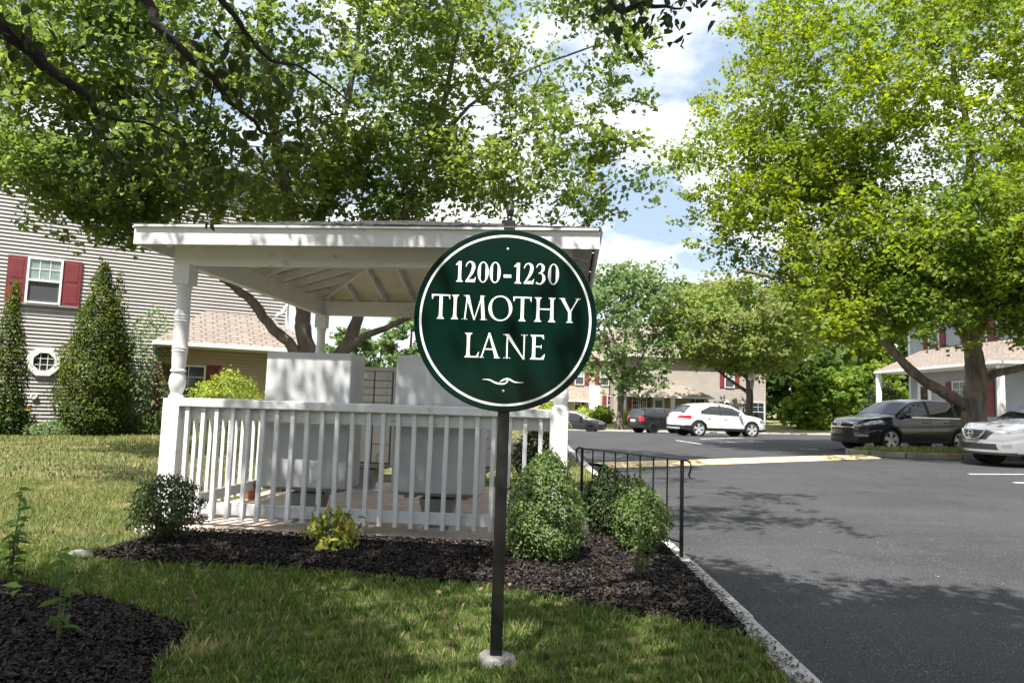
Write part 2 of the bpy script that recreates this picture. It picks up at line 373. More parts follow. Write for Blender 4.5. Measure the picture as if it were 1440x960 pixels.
# yellow speed hump across the road, parking lines
hump = MB(); a = np.array([1.85, 14.6]); b = np.array([9.62, 18.75]); dd = (b - a); LN = np.linalg.norm(dd); dd /= LN; pp = np.array([-dd[1], dd[0]])
prof = [(-.55, .002), (-.4, .03), (-.2, .05), (0, .058), (.2, .05), (.4, .03), (.55, .002)]
N = 30
for i in range(N + 1):
    for t, h in prof:
        q = a + dd * LN * i / N + pp * t; hump.v.append((q[0], q[1], float(road_z(q[0], q[1])) + h + .004))
for i in range(N):
    for j in range(6): hump.f.append((i * 7 + j, (i + 1) * 7 + j, (i + 1) * 7 + j + 1, i * 7 + j + 1))
struct(hump.build('speed_hump', M['yellow_line'], smooth=True))
def paint(name, p, q, w):
    p = np.array(p, float); q = np.array(q, float); d = (q - p); L = np.linalg.norm(d); d /= L; n = np.array([-d[1], d[0]]) * w / 2
    mb = MB(); K = 8
    for i in range(K + 1):
        for s in (-1, 1):
            r = p + d * L * i / K + n * s; mb.v.append((r[0], r[1], float(road_z(r[0], r[1])) + .005))
    for i in range(K): mb.f.append((2 * i, 2 * i + 1, 2 * i + 3, 2 * i + 2))
    return struct(mb.build(name, M['white_line']))
def gr(px, py):
    z = 0.
    for _ in range(6):
        p = G(px, py, z); z = float(road_z(p[0], p[1]))
    return p
for pa, pb, w in (((1363, 666.5), (1480, 667), .11), ((1425, 678.5), (1500, 680), .11), ((985, 617), (1045, 615.5), .14), ((1010, 622), (1075, 620.5), .14), ((950, 619), (985, 624), .12), ((1125, 631), (1150, 632), .14)):
    A = gr(*pa); B = gr(*pb); paint('parking_line', A[:2], B[:2], w)

# ---------------------------------------------------------------- pavilion
P0 = G(515, 750, 0.0) + np.array([-.085, .007, 0]); PYAW = -R(5)
pc, ps = math.cos(PYAW), math.sin(PYAW)
def pl(x, y, z=0.0): return (P0[0] + x * pc - y * ps, P0[1] + x * ps + y * pc, z)
HW, DP = 1.715, 3.45
slab = MB().box((0, DP / 2 - .02, -.10), (2 * HW + .30, DP + .42, .20)); s_ = struct(slab.build('concrete_pad', M['concrete'], bevel=.012)); s_.location = P0; s_.rotation_euler.z = PYAW
# concrete walk from the pad to the kerb
wk = MB(); q = [pl(HW + .16, .55), pl(HW + .16, 1.9), (1.37, 7.6, 0), (1.36, 5.62, 0)]
wk.prism([(p[0], p[1]) for p in q][::-1] if False else [(p[0], p[1]) for p in q], -.16, -.028); struct(wk.build('concrete_walk', M['concrete'], bevel=.01))

pav = thing('mail_pavilion', 'white hip roofed timber shelter with turned posts on a concrete pad', 'pavilion', tuple(P0), PYAW)
TURN = [(.060, 1.105), (.066, 1.12), (.060, 1.132), (.048, 1.15), (.066, 1.20), (.073, 1.25), (.066, 1.30), (.052, 1.335), (.067, 1.345), (.067, 1.355), (.056, 1.368), (.062, 1.45), (.064, 1.515), (.070, 1.53), (.062, 1.542), (.070, 1.555), (.063, 1.57), (.064, 1.66), (.063, 1.79), (.069, 1.80), (.062, 1.812), (.069, 1.824), (.062, 1.836), (.069, 1.848), (.062, 1.86), (.058, 2.08), (.068, 2.095), (.068, 2.13)]
post = MB().box((0, 0, .5525), (.15, .15, 1.105)).box((0, 0, 2.22), (.15, .15, .18))
lt = MB().lathe(TURN, 28); post.add(lt.v, lt.f)
def add_post(x, y):
    o = bpy.data.objects.new('post', post_me); COL.objects.link(o); o.parent = pav; o.location = (x, y, 0)
    md = o.modifiers.new('edges', 'EDGE_SPLIT'); md.split_angle = R(35); return o
post_me = bpy.data.meshes.new('post'); post_me.from_pydata(post.v, [], post.f); post_me.materials.append(M['white']); post_me.polygons.foreach_set('use_smooth', [True] * len(post_me.polygons))
for x in (-HW, HW):
    for y in (0, DP): add_post(x, y)
# beams
ZB = 2.31
MB().box((0, -.02, ZB + .10), (2 * HW + .16, .09, .20)).build('beam', M['white'], pav, .004)
MB().box((0, DP + .02, ZB + .10), (2 * HW + .16, .09, .20)).build('beam', M['white'], pav, .004)
for sx in (-1, 1): MB().box((sx * (HW + .02), DP / 2, ZB + .101), (.09, DP - .14, .20)).build('beam', M['white'], pav, .004)
# roof
OV = .29; EX = HW + OV; EY0, EY1 = -OV - .03, DP + OV + .03; EZ = 2.59; SL = .30
cx0 = EX; cyr = (EY1 - EY0) / 2; yc = (EY0 + EY1) / 2
rise = SL * min(EX, cyr); top = (0, yc, EZ + rise)
def hip(z_off, ex):
    c = [(-EX - ex, EY0 - ex, EZ + z_off), (EX + ex, EY0 - ex, EZ + z_off), (EX + ex, EY1 + ex, EZ + z_off), (-EX - ex, EY1 + ex, EZ + z_off)]
    return c, (0, yc, EZ + rise + z_off + SL * ex)
c, t = hip(-.012, -.03); cb = MB(); cb.add(c + [t], [(1, 0, 4), (2, 1, 4), (3, 2, 4), (0, 3, 4)]); cb.build('ceiling', M['soffit'], pav)
# shingled roof: courses with a ragged lower edge
sh = MB(); c, t = hip(.0, .025); rr = random.Random(5)
for k in range(4):
    A = Vector(c[k]); B = Vector(c[(k + 1) % 4]); T = Vector(t); nrow = 16
    for i in range(nrow):
        f0 = i / nrow; f1 = (i + 1.25) / nrow
        f1 = min(f1, 1)
        w = (B - A).length * (1 - f0); nt_ = max(1, int(w / .3))
        for j in range(nt_):
            u0 = j / nt_; u1 = (j + 1) / nt_
            lo0 = A.lerp(B, u0).lerp(T, f0); lo1 = A.lerp(B, u1).lerp(T, f0); hi0 = A.lerp(B, u0).lerp(T, f1); hi1 = A.lerp(B, u1).lerp(T, f1)
            up = Vector((0, 0, .014 + rr.uniform(0, .010))); lw = Vector((0, 0, .002))
            sh.add([lo0 + up, lo1 + up, hi1 + lw, hi0 + lw, lo0, lo1], [(0, 1, 2, 3), (4, 5, 1, 0)])
sh.build('shingle_roof', M['shingle_dark'], pav)
# fascia boards and drip edge
for k, (a_, b_) in enumerate((((-EX, EY0), (EX, EY0)), ((EX, EY0), (EX, EY1)), ((EX, EY1), (-EX, EY1)), ((-EX, EY1), (-EX, EY0)))):
    a3 = Vector((a_[0], a_[1], EZ - .085)); b3 = Vector((b_[0], b_[1], EZ - .085)); d = (b3 - a3).normalized() * .011
    MB().bar(a3 - d, b3 - d, .022, .15).build('fascia_board', M['white'], pav, .003)
de = MB()
for a_, b_ in (((-EX, EY0), (EX, EY0)), ((EX, EY0), (EX, EY1)), ((EX, EY1), (-EX, EY1)), ((-EX, EY1), (-EX, EY0))):
    o_ = Vector((a_[0] + b_[0], a_[1] + b_[1] - 2 * yc, 0)).normalized() * .022
    de.bar(Vector((a_[0], a_[1], EZ - .001)) + o_, Vector((b_[0], b_[1], EZ - .001)) + o_, .03, .016)
de.build('drip_edge', M['white_clean'], pav)
# rafters
def zc(x, y): return EZ + SL * min(EX - abs(x), y - EY0, EY1 - y) - .03
def rafter(p, q): MB().bar((p[0], p[1], zc(*p) - .045), (q[0], q[1], zc(*q) - .045), .038, .085).build('rafter', M['white'], pav)
k = -EX + .32
while k < EX - .2:
    r_ = min(EX - abs(k), cyr - .02); rafter((k, EY0 + .05), (k, EY0 + r_ - .03)); rafter((k, EY1 - .05), (k, EY1 - r_ + .03)); k += .41
k = EY0 + .36
while k < EY1 - .2:
    r_ = min(k - EY0, EY1 - k, EX - .02); rafter((-EX + .05, k), (-EX + r_ - .03, k)); rafter((EX - .05, k), (EX - r_ + .03, k)); k += .41
for sx, y_ in ((-1, EY0), (1, EY0), (1, EY1), (-1, EY1)):
    sy = 1 if y_ == EY0 else -1; p = (sx * (EX - .06), y_ + sy * .06); q = (sx * .03, yc - sy * .03)
    MB().bar((p[0], p[1], zc(*p) - .055), (q[0], q[1], zc(*q) - .055), .042, .11).build('hip_rafter', M['white'], pav)
# railings: cap, apron, lower board, balusters
bal = MB().box((0, 0, .5525), (.034, .034, .965)); bal_me = bpy.data.meshes.new('baluster'); bal_me.from_pydata(bal.v, [], bal.f); bal_me.materials.append(M['white'])
def railing(p, q, out, n, block=False):
    p = Vector(p); q = Vector(q); r = bpy.data.objects.new('railing', None); COL.objects.link(r); r.parent = pav; r.empty_display_size = .1
    o = Vector((out[0], out[1], 0)); Z = lambda z: Vector((0, 0, z))
    MB().bar(p + o * .012 + Z(1.0725), q + o * .012 + Z(1.0725), .135, .075).build('top_rail', M['white'], r, .008)
    MB().bar(p - o * .0 + Z(.98), q - o * .0 + Z(.98), .038, .106).build('apron_board', M['white'], r, .003)
    MB().bar(p + Z(.155), q + Z(.155), .038, .10).build('lower_board', M['white'], r, .003)
    d = q - p; rr = random.Random(len(KIDS) + n)
    ang = math.atan2(d.y, d.x)
    for i in range(n):
        c = p + d * ((i + .55) / (n + .1)) + o * .0365
        b = bpy.data.objects.new('baluster', bal_me); COL.objects.link(b); b.parent = r; b.location = c + Vector((0, 0, rr.uniform(-.008, .006))); b.rotation_euler = (rr.uniform(-.006, .006), rr.uniform(-.008, .008), ang)
    if block: MB().box((p + q) / 2 + Z(.052), (.10, .09, .104)).build('support_block', M['white'], r, .004)
railing((-HW + .075, 0, 0), (HW - .075, 0, 0), (0, -1), 24, True)
railing((-HW, .075, 0), (-HW, DP - .075, 0), (-1, 0), 24)
railing((HW, .075, 0), (HW, DP - .075, 0), (1, 0), 24)

# ---------------------------------------------------------------- mail boxes (backs of two units, doors of two more)
def lock_mb(): return MB().lathe([(.011, 0), (.012, -.006), (.008, -.009)], 12, axis='y')
def mailbox(x, y, face, label, w=.79):
    loc = pl(x, y, 0)
    t = thing('cluster_mailbox', label, 'mailbox', loc, PYAW, None)
    z0, z1 = .34, 1.555; d = .42
    s = -1 if face == 'doors' else 1
    bx = MB().box((0, d / 2, (z0 + z1) / 2), (w, d, z1 - z0)); bx.build('cabinet', M['box_grey'] if face == 'back' else M['box_tan'], t, .012, smooth=False)
    tr = MB().box((0, d / 2, z0 - .012), (w - .05, d - .05, .022)); tr.box((-.24, d / 2, z0 - .035), (.09, d - .1, .03)).box((.24, d / 2, z0 - .035), (.09, d - .1, .03)); tr.build('base_tray', M['ped'], t)
    pd = MB(); vs = []
    for zz_, hw, hd in ((.02, .105, .095), (.285, .155, .13)):
        vs += [(-hw, d / 2 - hd, zz_), (hw, d / 2 - hd, zz_), (hw, d / 2 + hd, zz_), (-hw, d / 2 + hd, zz_)]
    pd.add(vs, [(0, 1, 5, 4), (1, 2, 6, 5), (2, 3, 7, 6), (3, 0, 4, 7), (4, 5, 6, 7)]); p = pd.build('pedestal', M['ped'], t, .008)
    MB().lathe([(.19, 0.0), (.19, .014), (.15, .024), (.12, .03)], 28, c=(0, d / 2, 0)).build('base_flange', M['box_grey'], p)
    for a in (45, 135, 225, 315):
        MB().lathe([(.014, .02), (.014, .032), (.006, .036)], 10, c=(.155 * math.cos(R(a)), d / 2 + .155 * math.sin(R(a)), 0)).build('anchor_bolt', M['steel'], p)
    if face == 'doors':
        rows = [1.50, 1.385, 1.295, 1.205, 1.115, 1.025, .935, .845]
        def door(x0, x1, za, zb, lock):
            dd_ = MB().box(((x0 + x1) / 2, -.004, (za + zb) / 2), (x1 - x0 - .008, .010, zb - za - .008)).build('mail_door', M['box_tan'], t, .003)
            if lock:
                lk = lock_mb().build('lock', M['steel'], dd_); lk.location = (lock[0], -.009, lock[1])
                MB().box((lock[0], -.0102, lock[1] - .024), (.02, .001, .009)).build('number_plate', M['box_line'], dd_)
        bk = MB().box((0, -.0005, .93), (w - .06, .003, 1.15)).build('door_frame', M['box_line'], t)
        xa, xb, xc = -.35, .12, .35
        for i in range(7):
            za, zb = rows[i + 1], rows[i]
            door(xa, xb, za, zb, None); door(xb + .01, xc, za, zb, (xb + .17, (za + zb) / 2))
        door(xa, xb, .375, rows[7] - .004, None); door(xb + .01, xc, .375, .60, (xb + .1, .49)); door(xb + .01, xc, .60, .845, (xb + .17, .73))
        MB().box((-.02, -.0115, 1.44), (.10, .004, .045)).build('mail_slot_plate', M['white_clean'], t, .001)
        MB().tube([(xb + .08, -.012, .47), (xb + .08, -.03, .46), (xb + .08, -.03, .41), (xb + .08, -.012, .40)], .007, 6).build('handle', M['steel'], t)
    return t
def inv_pl(p): dx, dy = p[0] - P0[0], p[1] - P0[1]; return dx * pc + dy * ps, -dx * ps + dy * pc
def front_x(px, Y): return inv_pl(D(px, 600, Y))
a_ = front_x(368.5, 6.23); b_ = front_x(489, 6.16)
mailbox((a_[0] + b_[0]) / 2, .15, 'back', 'grey steel mail cabinet behind the railing, left of the two seen from the back', b_[0] - a_[0])
a2 = front_x(553, 6.12); b2 = front_x(677, 6.06)
mailbox((a2[0] + b2[0]) / 2, .15, 'back', 'grey steel mail cabinet half hidden behind the round green sign', b2[0] - a2[0])
a3 = inv_pl(D(508, 640, 8.55)); mailbox(a3[0], a3[1], 'doors', 'putty coloured mail cabinet with rows of small locked doors between the two grey cabinets')
a4 = inv_pl(D(652, 640, 8.45)); mailbox(a4[0], a4[1], 'doors', 'putty coloured mail cabinet with locked doors mostly hidden behind sign post and grey cabinet')
# flower pot on the pad
pp_ = inv_pl(G(349, 700, 0.0)); pot = thing('flower_pot', 'small terracotta pot on the pad beside the left railing', 'pot', pl(pp_[0] + .02, pp_[1], 0))
MB().lathe([(.075, 0), (.085, .02), (.105, .15), (.118, .15), (.12, .19), (.108, .19), (.104, .165), (.0, .165)], 24, cap=False).build('pot_body', M['terracotta'], pot)
MB().lathe([(.0, .168), (.104, .168)], 20, cap=False).build('potting_soil', M['soil'], pot)

# ---------------------------------------------------------------- the round sign
SB = G(697, 931, -.045); SY = SB[1]; S = SY / FPX
sign = thing('street_sign', 'round dark green sign with white lettering on a black square post', 'sign', (SB[0], SY, -.045))
zc_s = D(710.6, 449.6, SY - .035); cz = zc_s[2] + .045; cxs = zc_s[0] - SB[0]
MB().box((0, 0, (cz + .46) / 2), (.056, .056, cz + .46)).build('post', M['black_metal'], sign, .004)
fin = MB().box((0, 0, cz + .475), (.056, .056, .03)); fin.lathe([(.012, cz + .49), (.014, cz + .505), (.010, cz + .515), (.017, cz + .525), (.021, cz + .543), (.017, cz + .561), (.006, cz + .576), (.0, cz + .577)], 16)
fin.build('finial', M['black_metal'], sign, 0, smooth=False)
M['footing'] = pm('footing_concrete', (.17, .16, .15), (.27, .26, .24), 18, .9, .6, 60, c3=(.10, .09, .07), s3=22, t3=(.55, .7))
fx = MB(); rr = random.Random(2); fv = []
for j in range(28):
    q = 2 * math.pi * j / 28; r_ = .086 * (1 + .08 * math.sin(3 * q + 1) + rr.uniform(-.03, .03)); fv.append((r_, q))
for h, k_ in ((-.03, 1.02), (.02, 1.0), (.034, .92), (.04, .5)):
    fx.v += [(r_ * k_ * math.cos(q), r_ * k_ * math.sin(q) * .9, h + rr.uniform(-.003, .003)) for r_, q in fv]
fx.f = [(i * 28 + j, i * 28 + (j + 1) % 28, (i + 1) * 28 + (j + 1) % 28, (i + 1) * 28 + j) for i in range(3) for j in range(28)] + [tuple(84 + j for j in range(28))]
fx.build('concrete_footing', M['footing'], sign, smooth=True)
RD = 128.3 * S
panel = MB().lathe([(RD - .003, -.0405), (RD, -.0375), (RD, -.0315), (RD - .003, -.0285)], 128, axis='y').build('sign_panel', M['dark_green'], sign); panel.location = (cxs, 0, cz)
YF = -.0405
def ringmesh(r0, r1):
    mb = MB(); n = 160
    for r_ in (r0, r1):
        for j in range(n): q = 2 * math.pi * j / n; mb.v.append((r_ * math.cos(q), YF - .0012, r_ * math.sin(q)))
    for j in range(n): mb.f.append((j, (j + 1) % n, n + (j + 1) % n, n + j))
    return mb
ringmesh(117.2 * S, 120.4 * S).build('border_ring', M['white_vinyl'], panel)

class Glyphs:
    """letter strokes as thin raised strips (u right, v up, in sign units)"""
    def __init__(s): s.mb = MB(); s.k = 0
    def strip(s, L, Rr, closed=False):
        y = YF - .0010 - .00006 * s.k; s.k = (s.k + 1) % 9; n = len(L); b = len(s.mb.v)
        for u, v in L: s.mb.v.append((u * S, y, v * S))
        for u, v in Rr: s.mb.v.append((u * S, y, v * S))
        for i in range(n if closed else n - 1):
            j = (i + 1) % n; s.mb.f.append((b + i, b + j, b + n + j, b + n + i))
    def stem(s, u, v0, v1, w, sl=1.0, sr=1.0, top=True, bot=True):
        h = v1 - v0; f = [(0, 1), (.035, .9), (.06, .35), (.12, .1), (.2, 0), (.5, -.03), (.8, 0), (.88, .1), (.94, .35), (.965, .9), (1, 1)]
        L = []; Q = []
        for t, e in f:
            if (t < .2 and not bot) or (t > .8 and not top): e = 0
            L.append((u - w / 2 - e * w * .62 * sl, v0 + h * t)); Q.append((u + w / 2 + e * w * .62 * sr, v0 + h * t))
        s.strip(L, Q)
    def line(s, a, b, w0, w1=None, horiz=True):
        w1 = w0 if w1 is None else w1
        s.strip([(a[0] - w0 / 2, a[1]), (b[0] - w1 / 2, b[1])], [(a[0] + w0 / 2, a[1]), (b[0] + w1 / 2, b[1])])
    def hbar(s, u0, u1, v, t0, t1=None):
        t1 = t0 if t1 is None else t1
        s.strip([(u0, v - t0 / 2), (u1, v - t1 / 2)], [(u0, v + t0 / 2), (u1, v + t1 / 2)])
    def serif(s, u, v, w, up):   # small foot
        t = 1.3 * up
        s.strip([(u - w / 2, v), (u - w * .2, v + t * .9), (u, v + t * 1.3), (u + w * .2, v + t * .9), (u + w / 2, v)], [(u - w / 2, v + t * .75), (u - w * .2, v + t * 1.1), (u, v + t * 1.9), (u + w * .2, v + t * 1.1), (u + w / 2, v + t * .75)])
    def ring(s, cu, cv, ru, rv, thick, thin, tilt=0.0, n=48):
        L = []; Q = []
        for j in range(n):
            q = 2 * math.pi * j / n
            w = thin + (thick - thin) * abs(math.cos(q - tilt)) ** 1.6
            L.append((cu + ru * math.cos(q), cv + rv * math.sin(q))); Q.append((cu + (ru - w) * math.cos(q), cv + (rv - min(w, thin + .3 * (thick - thin) * abs(math.cos(q)))) * math.sin(q)))
        s.strip(L, Q, True)
    def brush(s, pts, ws):
        pts = np.array(pts, float); n = len(pts); tt = np.linspace(0, n - 1, 8 * n)
        def cr(i0, t):
            p = [pts[min(max(i0 + k, 0), n - 1)] for k in (-1, 0, 1, 2)]
            return .5 * ((2 * p[1]) + (-p[0] + p[2]) * t + (2 * p[0] - 5 * p[1] + 4 * p[2] - p[3]) * t * t + (-p[0] + 3 * p[1] - 3 * p[2] + p[3]) * t ** 3)
        c = np.array([cr(min(int(t), n - 2), t - min(int(t), n - 2)) for t in tt]); w = np.interp(tt, range(n), ws)
        g = np.gradient(c, axis=0); g /= np.linalg.norm(g, axis=1)[:, None] + 1e-9; nr = np.stack([-g[:, 1], g[:, 0]], 1)
        s.strip([tuple(p) for p in c + nr * w[:, None] / 2], [tuple(p) for p in c - nr * w[:, None] / 2])
    def build(s, name): return s.mb.build(name, M['white_vinyl'], panel)
    def put(s, ch, u0, u1, v0, v1):
        w = u1 - u0; h = v1 - v0; st = h * .132; th = h * .05; X = lambda a: u0 + w * a; Y = lambda a: v0 + h * a
        if ch == 'T':
            s.stem(X(.5), v0, v1 - th * .5, st, top=False); s.hbar(u0, u1, v1 - th * .6, th * 1.2)
            for e, d in ((u0, 1), (u1, -1)): s.strip([(e, v1), (e + d * w * .02, v1 - h * .2)], [(e + d * w * .12, v1 - th), (e + d * w * .045, v1 - h * .2)])
        elif ch == 'I': s.stem(X(.5), v0, v1, st)
        elif ch == 'L':
            s.stem(X(.27), v0, v1, st); s.hbar(X(.27), u1 - w * .03, v0 + th * .6, th * 1.2); s.strip([(u1 - w * .18, v0 + th), (u1, v0 + h * .24)], [(u1 - w * .03, v0), (u1 + w * .03, v0 + h * .24)])
        elif ch == 'E':
            s.stem(X(.25), v0, v1, st, sr=.2)
            s.hbar(X(.25), X(.93), v1 - th * .6, th * 1.2); s.hbar(X(.25), X(.78), Y(.52), th * 1.1); s.hbar(X(.25), X(.95), v0 + th * .6, th * 1.2)
            s.strip([(X(.75), v1 - th), (X(.91), v1 - h * .17)], [(X(.93), v1), (X(.95), v1 - h * .17)]); s.strip([(X(.72), v0 + th), (X(1.0), v0 + h * .22)], [(X(.95), v0), (X(1.04), v0 + h * .22)])
            s.strip([(X(.72), Y(.52)), (X(.76), Y(.60))], [(X(.78), Y(.50)), (X(.79), Y(.60))]); s.strip([(X(.72), Y(.52)), (X(.76), Y(.44))], [(X(.78), Y(.54)), (X(.79), Y(.44))])
        elif ch == 'H':
            s.stem(X(.2), v0, v1, st); s.stem(X(.8), v0, v1, st); s.hbar(X(.2), X(.8), Y(.52), th * 1.1)
        elif ch == 'O': s.ring(X(.5), Y(.5), w / 2, h * .52, st * 1.05, th, .25)
        elif ch == 'M':
            s.line((X(.14), v0), (X(.22), v1), th * 1.1); s.line((X(.22), v1), (X(.51), v0 - h * .01), st * 1.15, st * .35); s.line((X(.51), v0 - h * .01), (X(.80), v1), th, th * 1.1); s.line((X(.87), v0), (X(.79), v1), st * 1.1, st * .95)
            s.serif(X(.13), v0, w * .22, 1); s.serif(X(.88), v0, w * .26, 1); s.serif(X(.17), v1, w * .18, -1); s.serif(X(.83), v1, w * .18, -1)
        elif ch == 'N':
            s.line((X(.17), v0), (X(.17), v1), th * 1.15); s.line((X(.83), v0 - h * .02), (X(.83), v1), th * 1.15); s.line((X(.15), v1), (X(.83), v0 - h * .02), st * 1.35, st * .5)
            s.serif(X(.17), v0, w * .26, 1); s.serif(X(.83), v1, w * .26, -1); s.serif(X(.10), v1, w * .18, -1)
        elif ch == 'A':
            s.line((X(.12), v0), (X(.48), v1 + h * .02), th * 1.15); s.line((X(.86), v0), (X(.47), v1 + h * .03), st * 1.2, st * .55); s.hbar(X(.27), X(.68), Y(.36), th)
            s.serif(X(.12), v0, w * .26, 1); s.serif(X(.87), v0, w * .30, 1)
        elif ch == 'Y':
            s.stem(X(.5), v0, Y(.46), st, top=False); s.line((X(.5), Y(.42)), (X(.12), v1), st * .95, st * 1.15); s.line((X(.52), Y(.42)), (X(.90), v1), th * 1.2); s.serif(X(.12), v1, w * .30, -1); s.serif(X(.89), v1, w * .24, -1)
        elif ch == '0': s.ring(X(.5), Y(.5), w / 2, h * .51, w * .29, th * .9, 0)
        elif ch == '1':
            s.stem(X(.58), v0, v1, w * .42, top=False); s.strip([(X(.37), v1 - h * .02), (X(.02), v1 - h * .16)], [(X(.42), v1 - h * .17), (X(.04), v1 - h * .205)])
        elif ch == '2':
            s.brush([(X(.06), Y(.74)), (X(.20), Y(.92)), (X(.48), Y(.985)), (X(.72), Y(.88)), (X(.76), Y(.70)), (X(.60), Y(.44)), (X(.32), Y(.20)), (X(.08), Y(.03))], [h * .03, h * .055, h * .06, h * .15, h * .165, h * .13, h * .075, h * .04])
            s.strip([(X(.04), v0), (X(.90), v0), (X(.92), v0)], [(X(.10), v0 + h * .12), (X(.80), v0 + h * .14), (X(1.0), v0 + h * .27)])
        elif ch == '3':
            s.brush([(X(.08), Y(.80)), (X(.26), Y(.95)), (X(.50), Y(.975)), (X(.72), Y(.86)), (X(.70), Y(.68)), (X(.50), Y(.56)), (X(.30), Y(.52))], [h * .03, h * .05, h * .06, h * .14, h * .14, h * .07, h * .03])
            s.brush([(X(.30), Y(.53)), (X(.58), Y(.52)), (X(.80), Y(.38)), (X(.80), Y(.20)), (X(.56), Y(.03)), (X(.28), Y(.02)), (X(.08), Y(.08))], [h * .03, h * .06, h * .14, h * .15, h * .07, h * .06, h * .10])
        elif ch == '-': s.hbar(u0, u1, Y(.34), h * .15)
def line_of(name, items, off, v0, v1):
    g = Glyphs()
    for ch, a, b in items: g.put(ch, a - off, b - off, v0, v1)
    return g.build(name)
line_of('number_lettering', [('1', 640.5, 650.7), ('2', 654, 669.3), ('0', 671.5, 687), ('0', 688.4, 704), ('-', 708.3, 719), ('1', 722.5, 733), ('2', 736, 751.3), ('3', 753, 767.5), ('0', 770.5, 786)], 712.6, 51.6, 81)
line_of('street_name_lettering', [('T', 607.7, 634), ('I', 634.5, 647), ('M', 649.8, 685.5), ('O', 687.6, 721), ('T', 722, 748), ('H', 750.5, 783), ('Y', 787, 816)], 711.7, -1.5, 33)
line_of('street_word_lettering', [('L', 652.7, 672.7), ('A', 673, 702.5), ('N', 706.2, 742), ('E', 744.5, 764.5)], 708.6, -54.3, -20)
g = Glyphs(); g.brush([(-29, -84.2), (-20, -84.4), (-10, -88.5), (0, -89.5), (6, -86), (3, -83.8), (-4, -86.5)], [.6, 1.8, 2.4, 2.0, 1.4, 1.1, .5]); g.brush([(-5, -87), (0, -83.6), (7, -82.6), (16, -86.6), (28, -87)], [.6, 1.6, 2.4, 1.9, .5]); g.build('swash_ornament')
for v in (100, -99.6):
    MB().lathe([(.006, 0), (.0062, -.003), (.003, -.0045)], 14, axis='y', c=(.5 * S, YF, v * S)).build('bolt', M['steel'], panel)

# ---------------------------------------------------------------- iron handrail
ra, rb = G(816.5, 743, -.03), G(958, 783, -.03)
hr = thing('handrail', 'short black iron handrail with curled ends beside the kerb', 'railing', tuple((ra + rb) / 2))
A = Vector(ra - (ra + rb) / 2); B = Vector(rb - (ra + rb) / 2); dv = (B - A).normalized(); Zv = Vector((0, 0, 1)); HT = .77
for p in (A, B): MB().bar(p, p + Zv * HT, .026, .026, up=(0, 1, 0)).build('post', M['black_metal'], hr)
def curl(p, s):
    return [p + dv * s * x + Zv * z for x, z in ((0, HT), (.05, HT + .004), (.085, HT - .012), (.10, HT - .05), (.085, HT - .09), (.075, HT - .115), (.085, HT - .135), (.10, HT - .13))]
MB().bar(A + Zv * HT, B + Zv * HT, .034, .012).build('top_rail', M['black_metal'], hr)
for p, s in ((A, -1), (B, 1)): MB().tube(curl(p, s), [.009] * 6 + [.008, .006], 8).build('scroll', M['black_metal'], hr)
MB().bar(A + Zv * .12, B + Zv * .12, .026, .012).build('bottom_rail', M['black_metal'], hr)
for i in range(1, 8):
    p = A.lerp(B, i / 8); MB().bar(p + Zv * .12, p + Zv * HT, .0125, .0125, up=(0, 1, 0)).build('baluster', M['black_metal'], hr)
# ---------------------------------------------------------------- foliage tools
def unit(a): return a / (np.linalg.norm(a, axis=-1, keepdims=True) + 1e-9)
def kites(P, size, rng, bias=(0, 0, .8), spread=.7, asp=.8, droop=.15, d=None, six=False, var=.8):
    n = len(P); P = np.asarray(P, float)
    N = unit(np.asarray(bias) + rng.normal(0, spread, (n, 3)))
    t = rng.normal(0, 1, (n, 3)) if d is None else np.asarray(d) + rng.normal(0, .35, (n, 3))
    t = unit(t - N * (t * N).sum(1, keepdims=True)); b = np.cross(N, t)
    s = (size * (1 - var / 2 + var * rng.random((n, 1))))
    base = P - t * s * .5; tip = P + t * s * .5 - N * s * droop
    if not six:
        L = P + b * s * asp * .5 + N * s * .10 - t * s * .06; Q = P - b * s * asp * .5 + N * s * .10 - t * s * .06
        V = np.stack([base, Q, tip, L], 1).reshape(-1, 3); F = np.arange(4 * n).reshape(n, 4)
        return V, F
    k = asp * .5
    L1 = P - t * s * .22 + b * s * k + N * s * .10; L2 = P + t * s * .16 + b * s * k * .82 + N * s * .04
    R1 = P - t * s * .22 - b * s * k + N * s * .10; R2 = P + t * s * .16 - b * s * k * .82 + N * s * .04
    V = np.stack([base, L1, L2, tip, R1, R2], 1).reshape(-1, 3)
    i = np.arange(n)[:, None] * 6
    F = np.concatenate([i + [0, 3, 2, 1], i + [0, 4, 5, 3]], 0)
    return V, F
def in_ell(n, c, r, rng, shell=.5, zmin=None):
    d = unit(rng.normal(0, 1, (n, 3))); q = rng.random((n, 1)) ** (1 / 3) * (1 - shell) + shell * (.75 + .3 * rng.random((n, 1)))
    p = np.asarray(c) + d * q * np.asarray(r)
    return p
def clump_pts(C, rc, per, rng, flat=.55):
    # leaves sit in small tufts at the twig ends of every clump
    if per >= 60:
        k = 9; rcs = np.asarray(rc) if hasattr(rc, '__len__') else np.full(len(C), rc)
        T = np.repeat(np.asarray(C), k, 0) + rng.normal(0, .56, (len(C) * k, 3)) * np.repeat(rcs, k)[:, None] * np.array([1, 1, flat])
        tr = np.repeat(rcs, k) * rng.uniform(.26, .46, len(T)); m = max(1, per // k)
        return np.repeat(T, m, 0) + rng.normal(0, .5, (len(T) * m, 3)) * np.repeat(tr, m)[:, None] * np.array([1, 1, .6])
    n = len(C); P = np.repeat(C, per, 0); rr_ = np.repeat(rc, per) if hasattr(rc, '__len__') else np.full(n * per, rc)
    return P + rng.normal(0, .5, (n * per, 3)) * rr_[:, None] * np.array([1, 1, flat])
